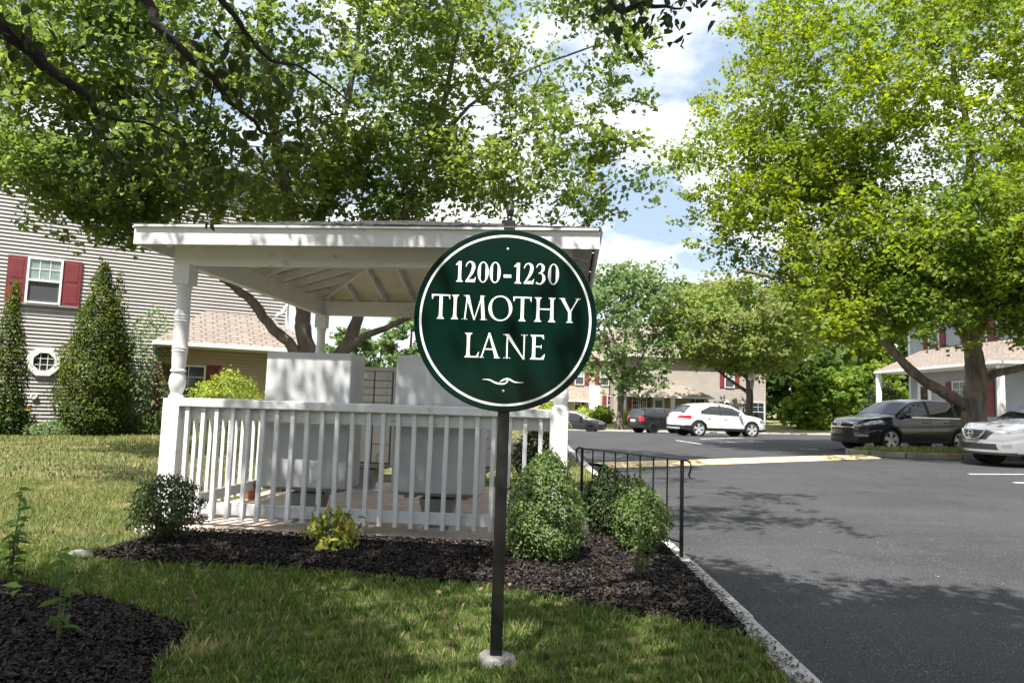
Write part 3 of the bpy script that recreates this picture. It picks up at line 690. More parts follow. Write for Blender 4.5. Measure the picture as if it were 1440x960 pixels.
class Skel:
    def __init__(s): s.p = []; s.r = []
    def add(s, pts, r0, r1):
        pts = np.asarray(pts, float); seg = []
        for i in range(len(pts) - 1):
            for t in np.linspace(0, 1, 6, endpoint=False): seg.append(pts[i] * (1 - t) + pts[i + 1] * t)
        seg.append(pts[-1]); s.p += seg; s.r += list(np.linspace(r0, r1, len(seg)))
def smoothline(pts, k=4):
    pts = np.asarray(pts, float); n = len(pts); out = []
    for i in range(n - 1):
        p = [pts[min(max(i + j, 0), n - 1)] for j in (-1, 0, 1, 2)]
        for t in np.linspace(0, 1, k, endpoint=False):
            out.append(.5 * ((2 * p[1]) + (-p[0] + p[2]) * t + (2 * p[0] - 5 * p[1] + 4 * p[2] - p[3]) * t * t + (-p[0] + 3 * p[1] - 3 * p[2] + p[3]) * t ** 3))
    out.append(pts[-1]); return np.array(out)
def tree(name, label, cat, base, limbs, C, rc, per, leaf, mleaf, mbark, seed, group=None, flat=.55, six=False, bias=(-.1, -.2, .75), spread=.65, br=1.0, asp=.8, sides=10, extra=None, droop=.15):
    rng = np.random.default_rng(seed); base = np.asarray(base, float)
    t = thing(name, label, cat, tuple(base), 0, group)
    tm = MB(); sk = Skel()
    for pts, r0, r1 in limbs:
        sm = smoothline(pts, 4 if sides < 13 else 7); k = len(sm); sm[1:-1] += rng.normal(0, r0 * (.12 if sides < 13 else .03), (k - 2, 3))
        rad = np.linspace(r0, r1, k) * (1 + rng.normal(0, .04 if sides < 13 else .015, k))
        if abs(pts[0][2] - base[2]) < .3 and r0 > .08: rad[0] *= 1.34; rad[1] *= 1.14; rad[2] *= 1.05
        tm.tube(sm - base, list(rad), sides); sk.add(pts, r0, r1)
    if sides > 12:
        tv = np.array(tm.v); tv += rng.normal(0, .004, tv.shape) + .012 * np.sin(tv[:, [1, 2, 0]] * 11 + tv[:, [2, 0, 1]] * 2); tm.v = [tuple(p) for p in tv]
    tm.build('trunk', mbark, t)
    C = np.asarray(C, float)
    bm_ = MB(); P = np.array(sk.p); Rr = np.array(sk.r)
    dist = np.array([np.min(np.linalg.norm(P - c, axis=1)) for c in C]); order = np.argsort(dist)
    for i in order:
        c = C[i]; dd_ = np.linalg.norm(P - c, axis=1) + .8 * np.maximum(0, P[:, 2] - c[2]); j = int(np.argmin(dd_)); a = P[j]; L = np.linalg.norm(c - a)
        r0 = min(Rr[j] * .7, (.008 + .009 * L) * br); r1 = max(.004 * br, r0 * .35)
        m1 = a * .66 + c * .34 + rng.normal(0, .07 * L, 3) + np.array([0, 0, .05 * L]); m2 = a * .33 + c * .67 + rng.normal(0, .07 * L, 3)
        ln = np.array([a, m1, m2, c]); bm_.tube(ln - base, list(np.linspace(r0, r1, 4)), 5, cap=False)
        P = np.vstack([P, m1, m2, c]); Rr = np.append(Rr, [r0 * .8, r0 * .6, r1])
    if per >= 180:     # fine twigs inside every clump
        rcs = np.asarray(rc) if hasattr(rc, '__len__') else np.full(len(C), rc)
        for c, r_ in zip(C, rcs):
            for _ in range(4):
                e = c + rng.normal(0, .55, 3) * r_ * np.array([1, 1, .6]); m_ = (c + e) / 2 + rng.normal(0, .05, 3); bm_.tube(np.array([c, m_, e]) - base, [.007, .005, .003], 3, cap=False)
    bm_.build('branches', mbark, t)
    LP = clump_pts(C, rc, per, rng, flat)
    if extra is not None: LP = np.vstack([LP, extra])
    V, F = kites(LP - base, leaf, rng, bias, spread, asp=asp, six=six, droop=droop)
    fast('crown', V, F, mleaf, t)
    return t

# ---------------------------------------------------------------- tree behind the pavilion
rng = np.random.default_rng(11)
YA = 13.2
def pa(px, py, dY=0): return tuple(D(px, py, YA + dY))
bA = D(455, 560, YA); bA[2] = -.06
b1 = (bA[0] - .18, YA, -.06); b2 = (bA[0] + .28, YA + .2, -.06)
limbsA = [([b1, pa(432, 520), pa(428, 470), pa(425, 420), pa(418, 330), pa(398, 260), pa(385, 170), pa(370, 60), pa(360, -60)], .20, .05),
          ([b2, pa(474, 530), pa(484, 492), pa(502, 450), pa(530, 380), pa(566, 300), pa(602, 222), pa(625, 140), pa(650, 20)], .16, .04),
          ([pa(430, 505), pa(405, 482), pa(378, 455), pa(350, 420), pa(322, 398), pa(285, 370, -.4), pa(230, 330, -.9), pa(150, 290, -1.3)], .12, .04),
          ([pa(486, 490), pa(515, 472), pa(553, 457), pa(600, 430, -.3), pa(680, 390, -.6), pa(760, 340, -.8)], .085, .025),
          ([pa(420, 360), pa(455, 300), pa(475, 200), pa(500, 80), pa(510, -60)], .11, .03),
          ([pa(566, 300), pa(640, 240, -.5), pa(720, 190, -1), pa(830, 175, -1.4)], .06, .015),
          ([pa(602, 222), pa(660, 150, .3), pa(740, 100, .6), pa(850, 60, .9)], .05, .015),
          ([pa(398, 260), pa(330, 190, .6), pa(240, 130, 1.0), pa(140, 90, 1.2)], .07, .02)]
CA = np.vstack([in_ell(150, (-4.9, YA + .2, 8.3), (4.8, 3.8, 4.0), rng, .6), in_ell(40, (-8.1, YA - .9, 5.7), (2.4, 1.9, 2.0), rng, .3),
                in_ell(42, (-.2, YA - .4, 8.6), (2.9, 2.6, 2.6), rng, .3), in_ell(26, (.3, YA - .6, 5.4), (2.3, 1.8, .8), rng, .3), in_ell(20, (-2.2, YA + .5, 5.9), (2.4, 2.0, 1.2), rng, .3), in_ell(16, (-5.3, YA, 11.5), (4, 3, 1.5), rng, .3), in_ell(34, (-8.6, YA - .6, 9.3), (2.2, 2.0, 2.2), rng, .3), in_ell(20, (-7.6, YA - 1.2, 7.2), (1.8, 1.5, 1.2), rng, .3), in_ell(44, (-7.2, YA - 1.0, 5.3), (2.7, 1.6, 1.0), rng, .2), in_ell(12, (-4.6, YA - .6, 5.2), (2.2, 1.8, .7), rng, .2), in_ell(20, (-5.5, YA - 1.5, 7.2), (2.6, 1.6, 1.6), rng, .2)])
lime_c = np.array([-7.6, 18.9, .9])
def sunray(p, q): v = p - q; w = v - np.array(Ld) * (v @ np.array(Ld)); return np.linalg.norm(w)
CA = np.array([p for p in CA if sunray(p, lime_c) > 1.15])
CA = CA[CA[:, 2] > 4.0 - .16 * np.maximum(0, -CA[:, 0] - 6) * 2]
tree('maple_tree', 'tall forked maple spreading over the white pavilion roof', 'tree', bA, limbsA, CA, rng.uniform(.5, .9, len(CA)), 210, .108, M['leaf_a'], M['bark'], 12, group=None, flat=.6)

# ---------------------------------------------------------------- maple on the island
YB = 19.7
def pb(px, py, dY=0): return tuple(D(px, py, YB + dY))
bB = D(1368, 628, YB); bB[2] = .22
limbsB = [([tuple(bB), pb(1371, 560), pb(1372, 520), pb(1368, 480), pb(1378, 440), pb(1362, 370), pb(1358, 300), pb(1364, 200), pb(1340, 90), pb(1352, 20)], .33, .035),
          ([pb(1368, 575), pb(1330, 553), pb(1290, 528), pb(1255, 492), pb(1222, 455), pb(1180, 420, -.6), pb(1110, 395, -1.2), pb(1040, 380, -1.8)], .17, .04),
          ([pb(1372, 500), pb(1345, 455), pb(1322, 425), pb(1290, 380, .4), pb(1240, 300, .8), pb(1190, 200, 1.2), pb(1120, 100, 1.5)], .14, .04),
          ([pb(1372, 540), pb(1400, 525), pb(1440, 515), pb(1500, 480)], .15, .06),
          ([pb(1378, 430), pb(1420, 360), pb(1450, 260), pb(1480, 150)], .11, .04),
          ([pb(1345, 455), pb(1300, 430, -1), pb(1240, 415, -2), pb(1150, 430, -2.6)], .06, .02)]
CB = np.vstack([in_ell(230, (12.9, YB + .3, 9.8), (6.4, 5.2, 5.2), rng, .6), in_ell(70, (8.6, YB - .8, 6.6), (3.0, 2.6, 2.1), rng, .3), in_ell(60, (12.0, YB - 3.2, 5.6), (2.9, 1.5, 1.2), rng, .3),
                in_ell(30, (15.6, YB - 1.5, 5.4), (2.5, 1.5, 1.2), rng, .3), in_ell(40, (8.0, YB, 11), (2.6, 2.5, 3), rng, .3), in_ell(26, (6.8, YB, 8.3), (2.2, 2, 1.6), rng, .3)])
CB = np.vstack([CB, in_ell(70, (13.4, YB - 1.6, 5.0), (3.4, 1.3, 1.2), rng, .2), in_ell(50, (15.5, YB - 1, 8.4), (2.6, 2.2, 2.4), rng, .2), in_ell(30, (9.6, YB - 1.5, 9.2), (2.4, 2.2, 2.4), rng, .2), in_ell(22, (10.2, YB - 1.8, 4.6), (1.8, 1.1, .8), rng, .2), in_ell(58, (14.3, YB - 1.9, 4.1), (2.8, 1.0, .9), rng, .2)])
low_b = []
while len(low_b) < 62:
    qx, qy = rng.uniform(1125, 1450), rng.uniform(385, 468)
    if abs(qx - 1372) < 34 and qy > 418: continue
    low_b.append(D(qx, qy, rng.uniform(16.6, 18.6)))
CB = np.vstack([CB, np.array(low_b), np.array([D(rng.uniform(1280, 1450), rng.uniform(-60, 190), YB + rng.uniform(-2.5, 1.5)) for _ in range(46)])])
CB = CB[(CB[:, 2] > 3.1) & ~((np.abs(CB[:, 0] - 12.4) < .7) & (CB[:, 2] < 3.9) & (CB[:, 1] < YB))]
tree('maple_tree', 'large bright green maple on the kerbed island between the parked cars', 'tree', bB, limbsB, CB, rng.uniform(.65, 1.05, len(CB)), 212, .122, M['leaf_b'], M['bark_b'], 13, flat=.62, sides=26)

# ---------------------------------------------------------------- near tree overhead: low twigs in view, crown above and behind the camera
def pcx(px, py, Y): return tuple(D(px, py, Y))
bC = (-3.7, 1.9, -.06)
limbsC = [([bC, (-3.68, 1.95, 1.2), (-3.6, 2.0, 2.4), (-3.4, 1.7, 4.0), (-3.0, 1.0, 5.6), (-2.4, .2, 7.0)], .19, .06),
          ([(-3.62, 2.0, 2.5), pcx(-110, -40, 2.7), pcx(-20, 22, 2.9), pcx(45, 75, 3.1), pcx(75, 100, 3.2), pcx(112, 127, 3.3), pcx(140, 165, 3.4)], .06, .014),
          ([pcx(112, 127, 3.3), pcx(150, 165, 3.4), pcx(205, 173, 3.5), pcx(250, 195, 3.6), pcx(285, 213, 3.6), pcx(345, 228, 3.7)], .010, .003),
          ([(-3.45, 1.8, 3.7), (-2.6, 2.4, 3.6), pcx(180, -25, 2.95), pcx(218, 32, 3.0), pcx(262, 75, 3.1), pcx(302, 112, 3.2), pcx(322, 142, 3.3), pcx(358, 172, 3.4), pcx(378, 190, 3.5), pcx(430, 168, 3.55), pcx(490, 160, 3.6)], .030, .003),
          ([(-3.4, 1.7, 4.0), (-2.4, 2.3, 4.0), pcx(285, -30, 3.0), pcx(328, 20, 3.1), pcx(350, 50, 3.2), pcx(382, 86, 3.3), pcx(418, 92, 3.4), pcx(462, 120, 3.5), pcx(505, 152, 3.6)], .021, .003),
          ([pcx(302, 112, 3.2), pcx(296, 150, 3.25), pcx(288, 190, 3.3), pcx(284, 238, 3.3)], .005, .002),
          ([(-3.0, 1.0, 5.6), (-1.2, 1.6, 5.6), (.2, 2.8, 5.0), tuple(D(850, -30, 3.6)), tuple(D(905, 5, 3.5)), tuple(D(960, 12, 3.5))], .05, .004),
          ([(-3.4, 1.7, 4.0), (-5.0, 1.2, 5.5), (-6.8, .8, 6.6)], .08, .03), ([(-3.0, 1.0, 5.6), (-1.4, -.6, 6.3), (.6, -1.4, 6.6)], .07, .03), ([(-3.0, 1.0, 5.6), (-2.6, 2.6, 6.4), (-1.6, 3.8, 6.8)], .05, .02)]
vis = [(12, 20, 2.9), (40, 48, 3.0), (60, 62, 3.05), (15, 80, 3.0), (128, 148, 3.35), (150, 158, 3.4), (175, 150, 3.45), (140, 185, 3.4), (165, 205, 3.4), (150, 240, 3.45), (190, 185, 3.5), (200, 212, 3.5), (215, 178, 3.5),
       (205, 96, 3.05), (228, 104, 3.05), (245, 118, 3.1), (268, 112, 3.15), (290, 92, 3.2), (310, 62, 3.1), (322, 50, 3.15), (262, 48, 3.1), (320, 118, 3.25), (345, 112, 3.3), (365, 140, 3.4), (340, 170, 3.4), (372, 178, 3.5), (395, 190, 3.5), (415, 180, 3.55), (300, 205, 3.6), (330, 225, 3.7), (285, 238, 3.6), (255, 212, 3.6), (390, 225, 3.5), (350, 255, 3.5), (430, 200, 3.6), (312, 250, 3.6), (450, 172, 3.6), (240, 80, 3.0), (330, 85, 3.2), (400, 120, 3.4), (440, 128, 3.5), (300, 275, 3.6),
       (848, 4, 3.5), (872, 14, 3.5), (900, 18, 3.5), (930, 10, 3.5), (955, 14, 3.5), (965, -4, 3.5), (905, 42, 3.5), (820, -10, 3.5), (890, -10, 3.5)]
CV = np.array([D(*v) for v in vis])
# crown clumps that shade the lawn, the bed, the sign and the near road
Lv = np.array(Ld); sh_t = []
KEEP = [((.28, 5.14, .45), .62), ((1.03, 5.6, .3), .55), ((.55, 4.95, 0), .42), ((-1.32, 5.3, .15), .25), ((.1, 4.25, 0), .35), ((.75, 3.75, 0), .4), ((-.75, 4.1, 0), .3), ((-.35, 3.2, 0), .25), ((-.62, 3.85, 0), .16), ((-.33, 3.12, 0), .2), ((-1.15, 3.5, 0), .1), ((-.05, 3.45, 0), .12), ((-1.3, 4.5, 0), .12), ((-2.9, 6.1, .6), .35)]
def lit_ok(p):
    for q, r_ in KEEP:
        v = p - np.array(q); w = v - Lv * (v @ Lv)
        if np.linalg.norm(w) < r_ + .22: return False
    return True
def shade(px0, px1, py0, py1, n, z=-.05, h=(4.6, 7.5)):
    k = 0; tries = 0
    while k < n and tries < n * 20:
        tries += 1
        g_ = G(rng.uniform(px0, px1), rng.uniform(py0, py1), z); hh = rng.uniform(*h)
        p = g_ + Lv * ((hh - g_[2]) / Lv[2])
        c = CMN.T @ (p - EYE)
        if c[2] < -.05:
            u = 720 + FPX * c[0] / -c[2]; v = 480 - FPX * c[1] / -c[2]; m = 1.0 / -c[2] * FPX
            if -m < u < 1440 + m and v > -m * .75: continue
        if not lit_ok(p): continue
        sh_t.append(p); k += 1
def shadeW(x0, x1, y0, y1, z0, z1, n, h=(4.6, 7.5)):
    k = 0; tries = 0
    while k < n and tries < n * 20:
        tries += 1
        g_ = np.array([rng.uniform(x0, x1), rng.uniform(y0, y1), rng.uniform(z0, z1)]); hh = rng.uniform(*h)
        p = g_ + Lv * ((hh - g_[2]) / Lv[2]); c = CMN.T @ (p - EYE)
        if c[2] < -.05:
            u = 720 + FPX * c[0] / -c[2]; v = 480 - FPX * c[1] / -c[2]; m = 1.0 / -c[2] * FPX
            if -m < u < 1440 + m and v > -m * .75: continue
        if not lit_ok(p): continue
        sh_t.append(p); k += 1
shade(0, 480, 805, 850, 12); shade(480, 700, 800, 835, 6); shade(120, 640, 865, 925, 21); shade(440, 760, 895, 935, 7); shade(720, 860, 860, 900, 4); shade(0, 260, 840, 960, 12); shade(180, 460, 925, 960, 4); shade(720, 840, 870, 900, 2); shade(780, 1000, 915, 965, 5)
shade(300, 700, 765, 800, 9); shade(860, 1020, 810, 870, 5)
shade(1080, 1440, 845, 960, 52, -.1); shade(1030, 1100, 880, 950, 4, -.1); shade(1000, 1100, 800, 850, 3, -.1)
shade(965, 1130, 668, 735, 9, -.1, (6.3, 8.2)); shade(40, 220, 655, 690, 5, -.05, (6, 8))
shadeW(-.6, .5, 3.05, 3.2, .9, 2.0, 11)                 # the sign
shadeW(-2.3, .7, 5.6, 6.1, .1, 1.0, 20, (5.2, 7.8)); shadeW(-1.9, .6, 5.5, 5.8, 2.3, 2.6, 6, (5.2, 7.8)); shadeW(-3.4, -2.4, 5.9, 6.1, .2, 1.2, 3, (5.2, 7.5))    # pavilion front
CS = np.array(sh_t)
CC = np.vstack([CV, CS])
nV = len(CV)
def near_tree():
    r2 = np.random.default_rng(21)
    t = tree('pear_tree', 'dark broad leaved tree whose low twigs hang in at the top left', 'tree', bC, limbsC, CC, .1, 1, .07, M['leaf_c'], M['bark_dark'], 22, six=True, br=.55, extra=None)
    for o in list(t.children):
        if o.name.startswith('crown'): bpy.data.objects.remove(o)
    # hanging leaves in view
    P = CV.repeat(12, 0) + r2.normal(0, .075, (nV * 12, 3)) * np.array([1, 1, 1.05]) - np.array([0, 0, .05])
    V1, F1 = kites(P - np.array(bC), .060, r2, (0, -.3, .25), .8, asp=.58, six=True, droop=.12, d=(0, 0, -.9))
    T2 = np.repeat(CS, 8, 0) + r2.normal(0, .30, (len(CS) * 8, 3)) * np.array([1, 1, .7]); P2 = np.repeat(T2, 34, 0) + r2.normal(0, .10, (len(T2) * 34, 3))
    V2, F2 = kites(P2 - np.array(bC), .085, r2, (0, 0, .5), .8, asp=.6, six=True)
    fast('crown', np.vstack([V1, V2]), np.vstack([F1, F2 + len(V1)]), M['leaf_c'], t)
near_tree()

# ---------------------------------------------------------------- shrubs and small plants
def shrub(name, label, cat, base, shape, n, leaf, mat, seed, twigs=8, tw_mat=None, twh=.5, asp=.6, group=None, outward=.8, lumps=14, six=False, up=.5, lump=.16):
    """shape(t) -> radius at height t in metres; leaves sit on and just under a lumpy skin"""
    r2 = np.random.default_rng(seed); H_, rad = shape
    t = thing(name, label, cat, tuple(base), 0, group)
    m = n * 3; z = r2.random(m) * H_; keep = r2.random(m) < np.array([rad(q) for q in z]) / max(rad(q) for q in np.linspace(0, H_, 40)) + .08
    z = z[keep][:n]; a = r2.random(len(z)) * 2 * math.pi
    ph = r2.random((lumps, 3)) * 6.28; kf = r2.integers(1, 7, (lumps, 2))
    lum = sum(np.sin(kf[i, 0] * a + kf[i, 1] * z / H_ * 5 + ph[i, 0]) for i in range(lumps)) / math.sqrt(lumps)
    rr_ = np.array([rad(q) for q in z]) * (1 + lump * lum) * (1 - .45 * r2.random(len(z)) ** 1.7) * (1 + .16 * (r2.random(len(z)) > .965))
    P = np.stack([np.cos(a) * rr_, np.sin(a) * rr_, z * (1 + .02 * lum)], 1) + r2.normal(0, leaf * .5, (len(z), 3))
    out = np.stack([np.cos(a), np.sin(a), up * np.ones_like(a)], 1) * outward
    V, F = kites(P, leaf, r2, out, .6, asp=asp, six=six, d=np.stack([np.cos(a) * .6, np.sin(a) * .6, np.ones_like(a)], 1) * .8)
    fast('foliage', V, F, mat, t)
    tb = MB()
    for i in range(twigs):
        q = r2.random() * 6.28; h = H_ * (twh + .35 * r2.random()); rr2 = rad(min(h, H_ * .98)) * (.2 + .65 * r2.random())
        tb.tube([(r2.normal(0, .02), r2.normal(0, .02), -.02), (math.cos(q) * rr2 * .55, math.sin(q) * rr2 * .55, h * .45), (math.cos(q) * rr2, math.sin(q) * rr2, h)], [.009 * H_ ** .5 + .002, .006 * H_ ** .5 + .001, .002], 5, cap=False)
    tb.build('stems', tw_mat or M['twig'], t)
    return t
def prof_of(pts):
    xs = [p[0] for p in pts]; ysv = [p[1] for p in pts]
    return lambda q: float(np.interp(q, xs, ysv))
GZ = -.03
shrub('boxwood_shrub', 'pointed cone boxwood beside the sign post, tallest of the small shrubs', 'shrub', tuple(G(765, 786, GZ)), (.81, prof_of([(0, .14), (.07, .235), (.2, .30), (.35, .295), (.52, .25), (.68, .175), (.77, .10), (.81, .03)])), 12500, .026, M['leaf_box'], 31, 16, M['twig'], .3)
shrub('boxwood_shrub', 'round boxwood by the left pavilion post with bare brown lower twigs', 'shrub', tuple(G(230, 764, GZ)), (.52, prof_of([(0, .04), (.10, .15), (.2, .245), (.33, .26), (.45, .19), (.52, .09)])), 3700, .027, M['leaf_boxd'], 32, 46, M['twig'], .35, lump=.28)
bt = bpy.context.view_layer
shrub('boxwood_shrub', 'light green ball boxwood in front of the iron handrail', 'shrub', tuple(G(902, 778, GZ)), (.52, prof_of([(0, .09), (.1, .18), (.24, .232), (.4, .185), (.5, .08), (.52, .03)])), 5200, .027, M['leaf_box'], 33, 10)
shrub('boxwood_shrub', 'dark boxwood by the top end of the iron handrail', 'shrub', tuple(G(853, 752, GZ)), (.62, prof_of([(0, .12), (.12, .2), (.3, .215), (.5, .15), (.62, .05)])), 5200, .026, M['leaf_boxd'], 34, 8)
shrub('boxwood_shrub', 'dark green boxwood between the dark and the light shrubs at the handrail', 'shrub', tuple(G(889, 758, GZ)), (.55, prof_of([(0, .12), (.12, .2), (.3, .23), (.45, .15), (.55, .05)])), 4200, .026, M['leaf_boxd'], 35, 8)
# variegated shrub
r2 = np.random.default_rng(36)
vb = G(467, 772, GZ)
shrub('nandina_shrub', 'small yellow green variegated shrub in the mulch before the railing', 'shrub', tuple(vb), (.29, prof_of([(0, .06), (.06, .16), (.14, .21), (.22, .16), (.29, .05)])), 420, .062, M['leaf_yel'], 36, 14, M['stem'], .5, asp=.42, six=True, lump=.1)

def weed(name, label, base, H_, n, leaf, seed, stems=1, mat=None, spread_=.05, asp=.5):
    r2 = np.random.default_rng(seed); t = thing(name, label, 'plant', tuple(base)); sb = MB(); P = []; Dv = []
    for s in range(stems):
        q = r2.random() * 6.28; h = H_ * (1 if s == 0 else r2.uniform(.45, .85)); o = np.array([math.cos(q), math.sin(q), 0]) * spread_ * (1 if s else .3)
        ln = [np.array([0, 0, -.02]) + o * .2, o * .6 + [0, 0, h * .5], o * 1.3 + np.array([r2.normal(0, .015), r2.normal(0, .015), h])]
        sb.tube(ln, [.006, .0045, .002], 6)
        k = max(3, int(n * h / H_))
        for i in range(k):
            f = (i + 1) / k; a = i * 2.4 + r2.random(); zz_ = f * h * .97 + .02
            c = np.array(ln[0]) * (1 - f) + np.array(ln[2]) * f; dv_ = np.array([math.cos(a), math.sin(a), .35]); w_ = leaf * (1.1 - .55 * f)
            c = np.array([c[0], c[1], zz_]) + dv_ * w_ * .6; P.append(c); Dv.append(dv_)
    V, F = kites(np.array(P), leaf, r2, (0, -.1, .8), .25, asp=asp, six=True, d=np.array(Dv) * 1.4, droop=.25, var=.6)
    fast('leaves', V, F, mat or M['leaf_weed'], t); sb.build('stems', M['stem'], t); return t
weed('sapling', 'leafy sapling at the left picture edge beside the dark bed', G(14, 818, -.05), .56, 22, .07, 41, 4, spread_=.05)
weed('weed', 'upright young weed in the dark bed at bottom left', G(80, 908, -.04), .42, 12, .085, 42, 2, spread_=.03)
weed('weed', 'short two leaved weed seedling in the dark bed near the sapling', G(26, 850, -.04), .09, 5, .07, 43, 1)
weed('weed', 'tall thin weed growing in front of the light boxwood ball', G(896, 815, GZ), .78, 24, .05, 44, 5, spread_=.07)
weed('weed', 'thin grass green weed on the lawn beyond the dark bed', G(87, 800, -.05), .11, 5, .05, 45, 1)
# stone at the bed's tip
st = MB(); rr = random.Random(4)
for h, k_ in ((-.03, 1), (.02, .98), (.05, .7), (.055, .2)):
    for j in range(14): q = 6.283 * j / 14; st.v.append((.11 * k_ * math.cos(q) * rr.uniform(.85, 1.1), .06 * k_ * math.sin(q) * rr.uniform(.85, 1.1), h + rr.uniform(-.008, .008)))
st.f = [(i * 14 + j, i * 14 + (j + 1) % 14, (i + 1) * 14 + (j + 1) % 14, (i + 1) * 14 + j) for i in range(3) for j in range(14)] + [tuple(42 + j for j in range(14))]
so_ = st.build('stone', M['footing'], smooth=True, loc=tuple(G(112, 784, -.05))); tag(so_, 'pale flat stone at the left tip of the mulch bed', 'stone')

# arborvitae and planting along the left house
def arb(px, pyb, pyt, wpx, Y, label, seed, peak=0, n=20000):
    b = D(px, pyb, Y); b[2] = float(lawn_z(0, Y)); tz = D(px, pyt, Y)[2]; H_ = tz - b[2]; W_ = wpx / 2 * Y / FPX
    t = shrub('arborvitae', label, 'conifer', tuple(b), (H_, prof_of([(0, W_ * .72), (H_ * .12, W_ * .95), (H_ * .35, W_), (H_ * .6, W_ * .72), (H_ * .8, W_ * .4), (H_ * .93, W_ * .17), (H_, .03)])), n, .088, M['leaf_arb'], seed, 6, M['bark'], .6, asp=.42, up=.9, lump=.13, outward=.9)
    return t
arb(127, 604, 370, 88, 18.7, 'pointed arborvitae right of the upstairs window, the fuller of the two', 51)
arb(2, 606, 398, 48, 17.6, 'dark arborvitae cut by the left picture edge', 52, n=7000)
pk = D(152, 500, 18.8); pk[2] = 0
arb(151, 600, 384, 52, 18.9, 'narrow second top of arborvitae leaning out on its right side', 53, n=4200)
def loose(px, pyb, pyt, wpx, Y, label, seed, mat, n, leaf, name='shrub', z=None, low=.35):
    b = D(px, pyb, Y); b[2] = float(lawn_z(0, Y)) if z is None else z; H_ = D(px, pyt, Y)[2] - b[2]; W_ = wpx / 2 * Y / FPX
    return shrub(name, label, 'shrub', tuple(b), (H_, prof_of([(0, W_ * .5), (H_ * low * .5, W_ * .9), (H_ * low, W_), (H_ * .7, W_ * .8), (H_ * .9, W_ * .45), (H_, W_ * .12)])), n, leaf, mat, seed, 12, M['bark'], .6, lump=.24)
loose(204, 603, 432, 84, 19.6, 'loose tall shrub with small pale leaves by the house corner', 54, M['leaf_d'], 2600, .085, low=.5)
loose(318, 590, 522, 100, 18.9, 'bright lime green shrub in front of the porch', 55, M['leaf_lime'], 3800, .085, low=.7)
r2 = np.random.default_rng(56)
for dx, dzz, lb in ((-8, .55, 'sprig'), (14, .6, 'sprig'), (24, .55, 'sprig')): pass
loose(70, 607, 592, 56, 17.9, 'low pale ground cover plant under the octagonal window', 57, M['leaf_d'], 900, .07)
loose(206, 606, 587, 52, 19.6, 'low leafy plant at the right end of the house bed', 58, M['leaf_weed'], 700, .09)
loose(20, 604, 560, 40, 17.7, 'dark leafy perennial between arborvitae and yellow flowers', 59, M['leaf_wood'], 900, .10)
def flowers(px, pyb, pyt, Y, n, label, seed):
    b = D(px, pyb, Y); b[2] = float(lawn_z(0, Y)); H_ = D(px, pyt, Y)[2] - b[2]
    t = weed('coneflower', label, b, H_, 10, .13, seed, n + 1, spread_=.17); r3 = random.Random(seed); fm = MB()
    for k in range(n):
        q = r3.random() * 6.28; c = (math.cos(q) * .16 * (k > 0), math.sin(q) * .16 * (k > 0), H_ * r3.uniform(.85, 1.0))
        for j in range(9):
            a = 6.283 * j / 9; fm.add([c, (c[0] + .075 * math.cos(a - .25), c[1] + .075 * math.sin(a - .25), c[2] - .015), (c[0] + .10 * math.cos(a), c[1] + .10 * math.sin(a), c[2] - .03), (c[0] + .075 * math.cos(a + .25), c[1] + .075 * math.sin(a + .25), c[2] - .015)], [(0, 1, 2, 3)])
        fm.lathe([(.03, -.01), (.03, .02), (.012, .04)], 8, c=c)
    fm.build('flower_heads', M['petal'], t, smooth=False)
flowers(37, 604, 571, 17.8, 5, 'clump of yellow coneflowers below the octagonal window', 61)
flowers(205, 603, 579, 19.4, 1, 'single yellow coneflower at the right end of the house bed', 62)

# ---------------------------------------------------------------- mulch beds
def world_poly(pxs, z): return np.array([G(a, b, z)[:2] for a, b in pxs])
BED1 = world_poly([(112, 786), (180, 793), (240, 797), (360, 799), (470, 806), (560, 816), (640, 822), (700, 828), (800, 846), (900, 866), (1000, 884), (1068, 897), (1040, 862), (985, 806), (950, 770), (905, 757), (812, 757), (812, 772), (690, 764), (500, 756), (290, 746), (252, 746), (205, 757), (160, 770)], -.05)
BED2 = world_poly([(-120, 812), (0, 819), (60, 826), (135, 842), (205, 864), (266, 886), (258, 905), (222, 928), (205, 990), (-200, 990)], -.05)
def inside(poly, x, y):
    x = np.asarray(x); y = np.asarray(y); c = np.zeros(x.shape, bool); n = len(poly)
    for i in range(n):
        (x0, y0), (x1, y1) = poly[i], poly[(i + 1) % n]
        h = (y0 > y) != (y1 > y); c ^= h & (x < (x1 - x0) * (y - y0) / (y1 - y0 + 1e-12) + x0)
    return c
def edge_d(poly, x, y):
    d = np.full(np.shape(x), 9.0); n = len(poly)
    for i in range(n):
        a = poly[i]; b = poly[(i + 1) % n]; ab = b - a; t = np.clip(((x - a[0]) * ab[0] + (y - a[1]) * ab[1]) / (ab @ ab), 0, 1)
        d = np.minimum(d, np.hypot(x - a[0] - t * ab[0], y - a[1] - t * ab[1]))
    return d
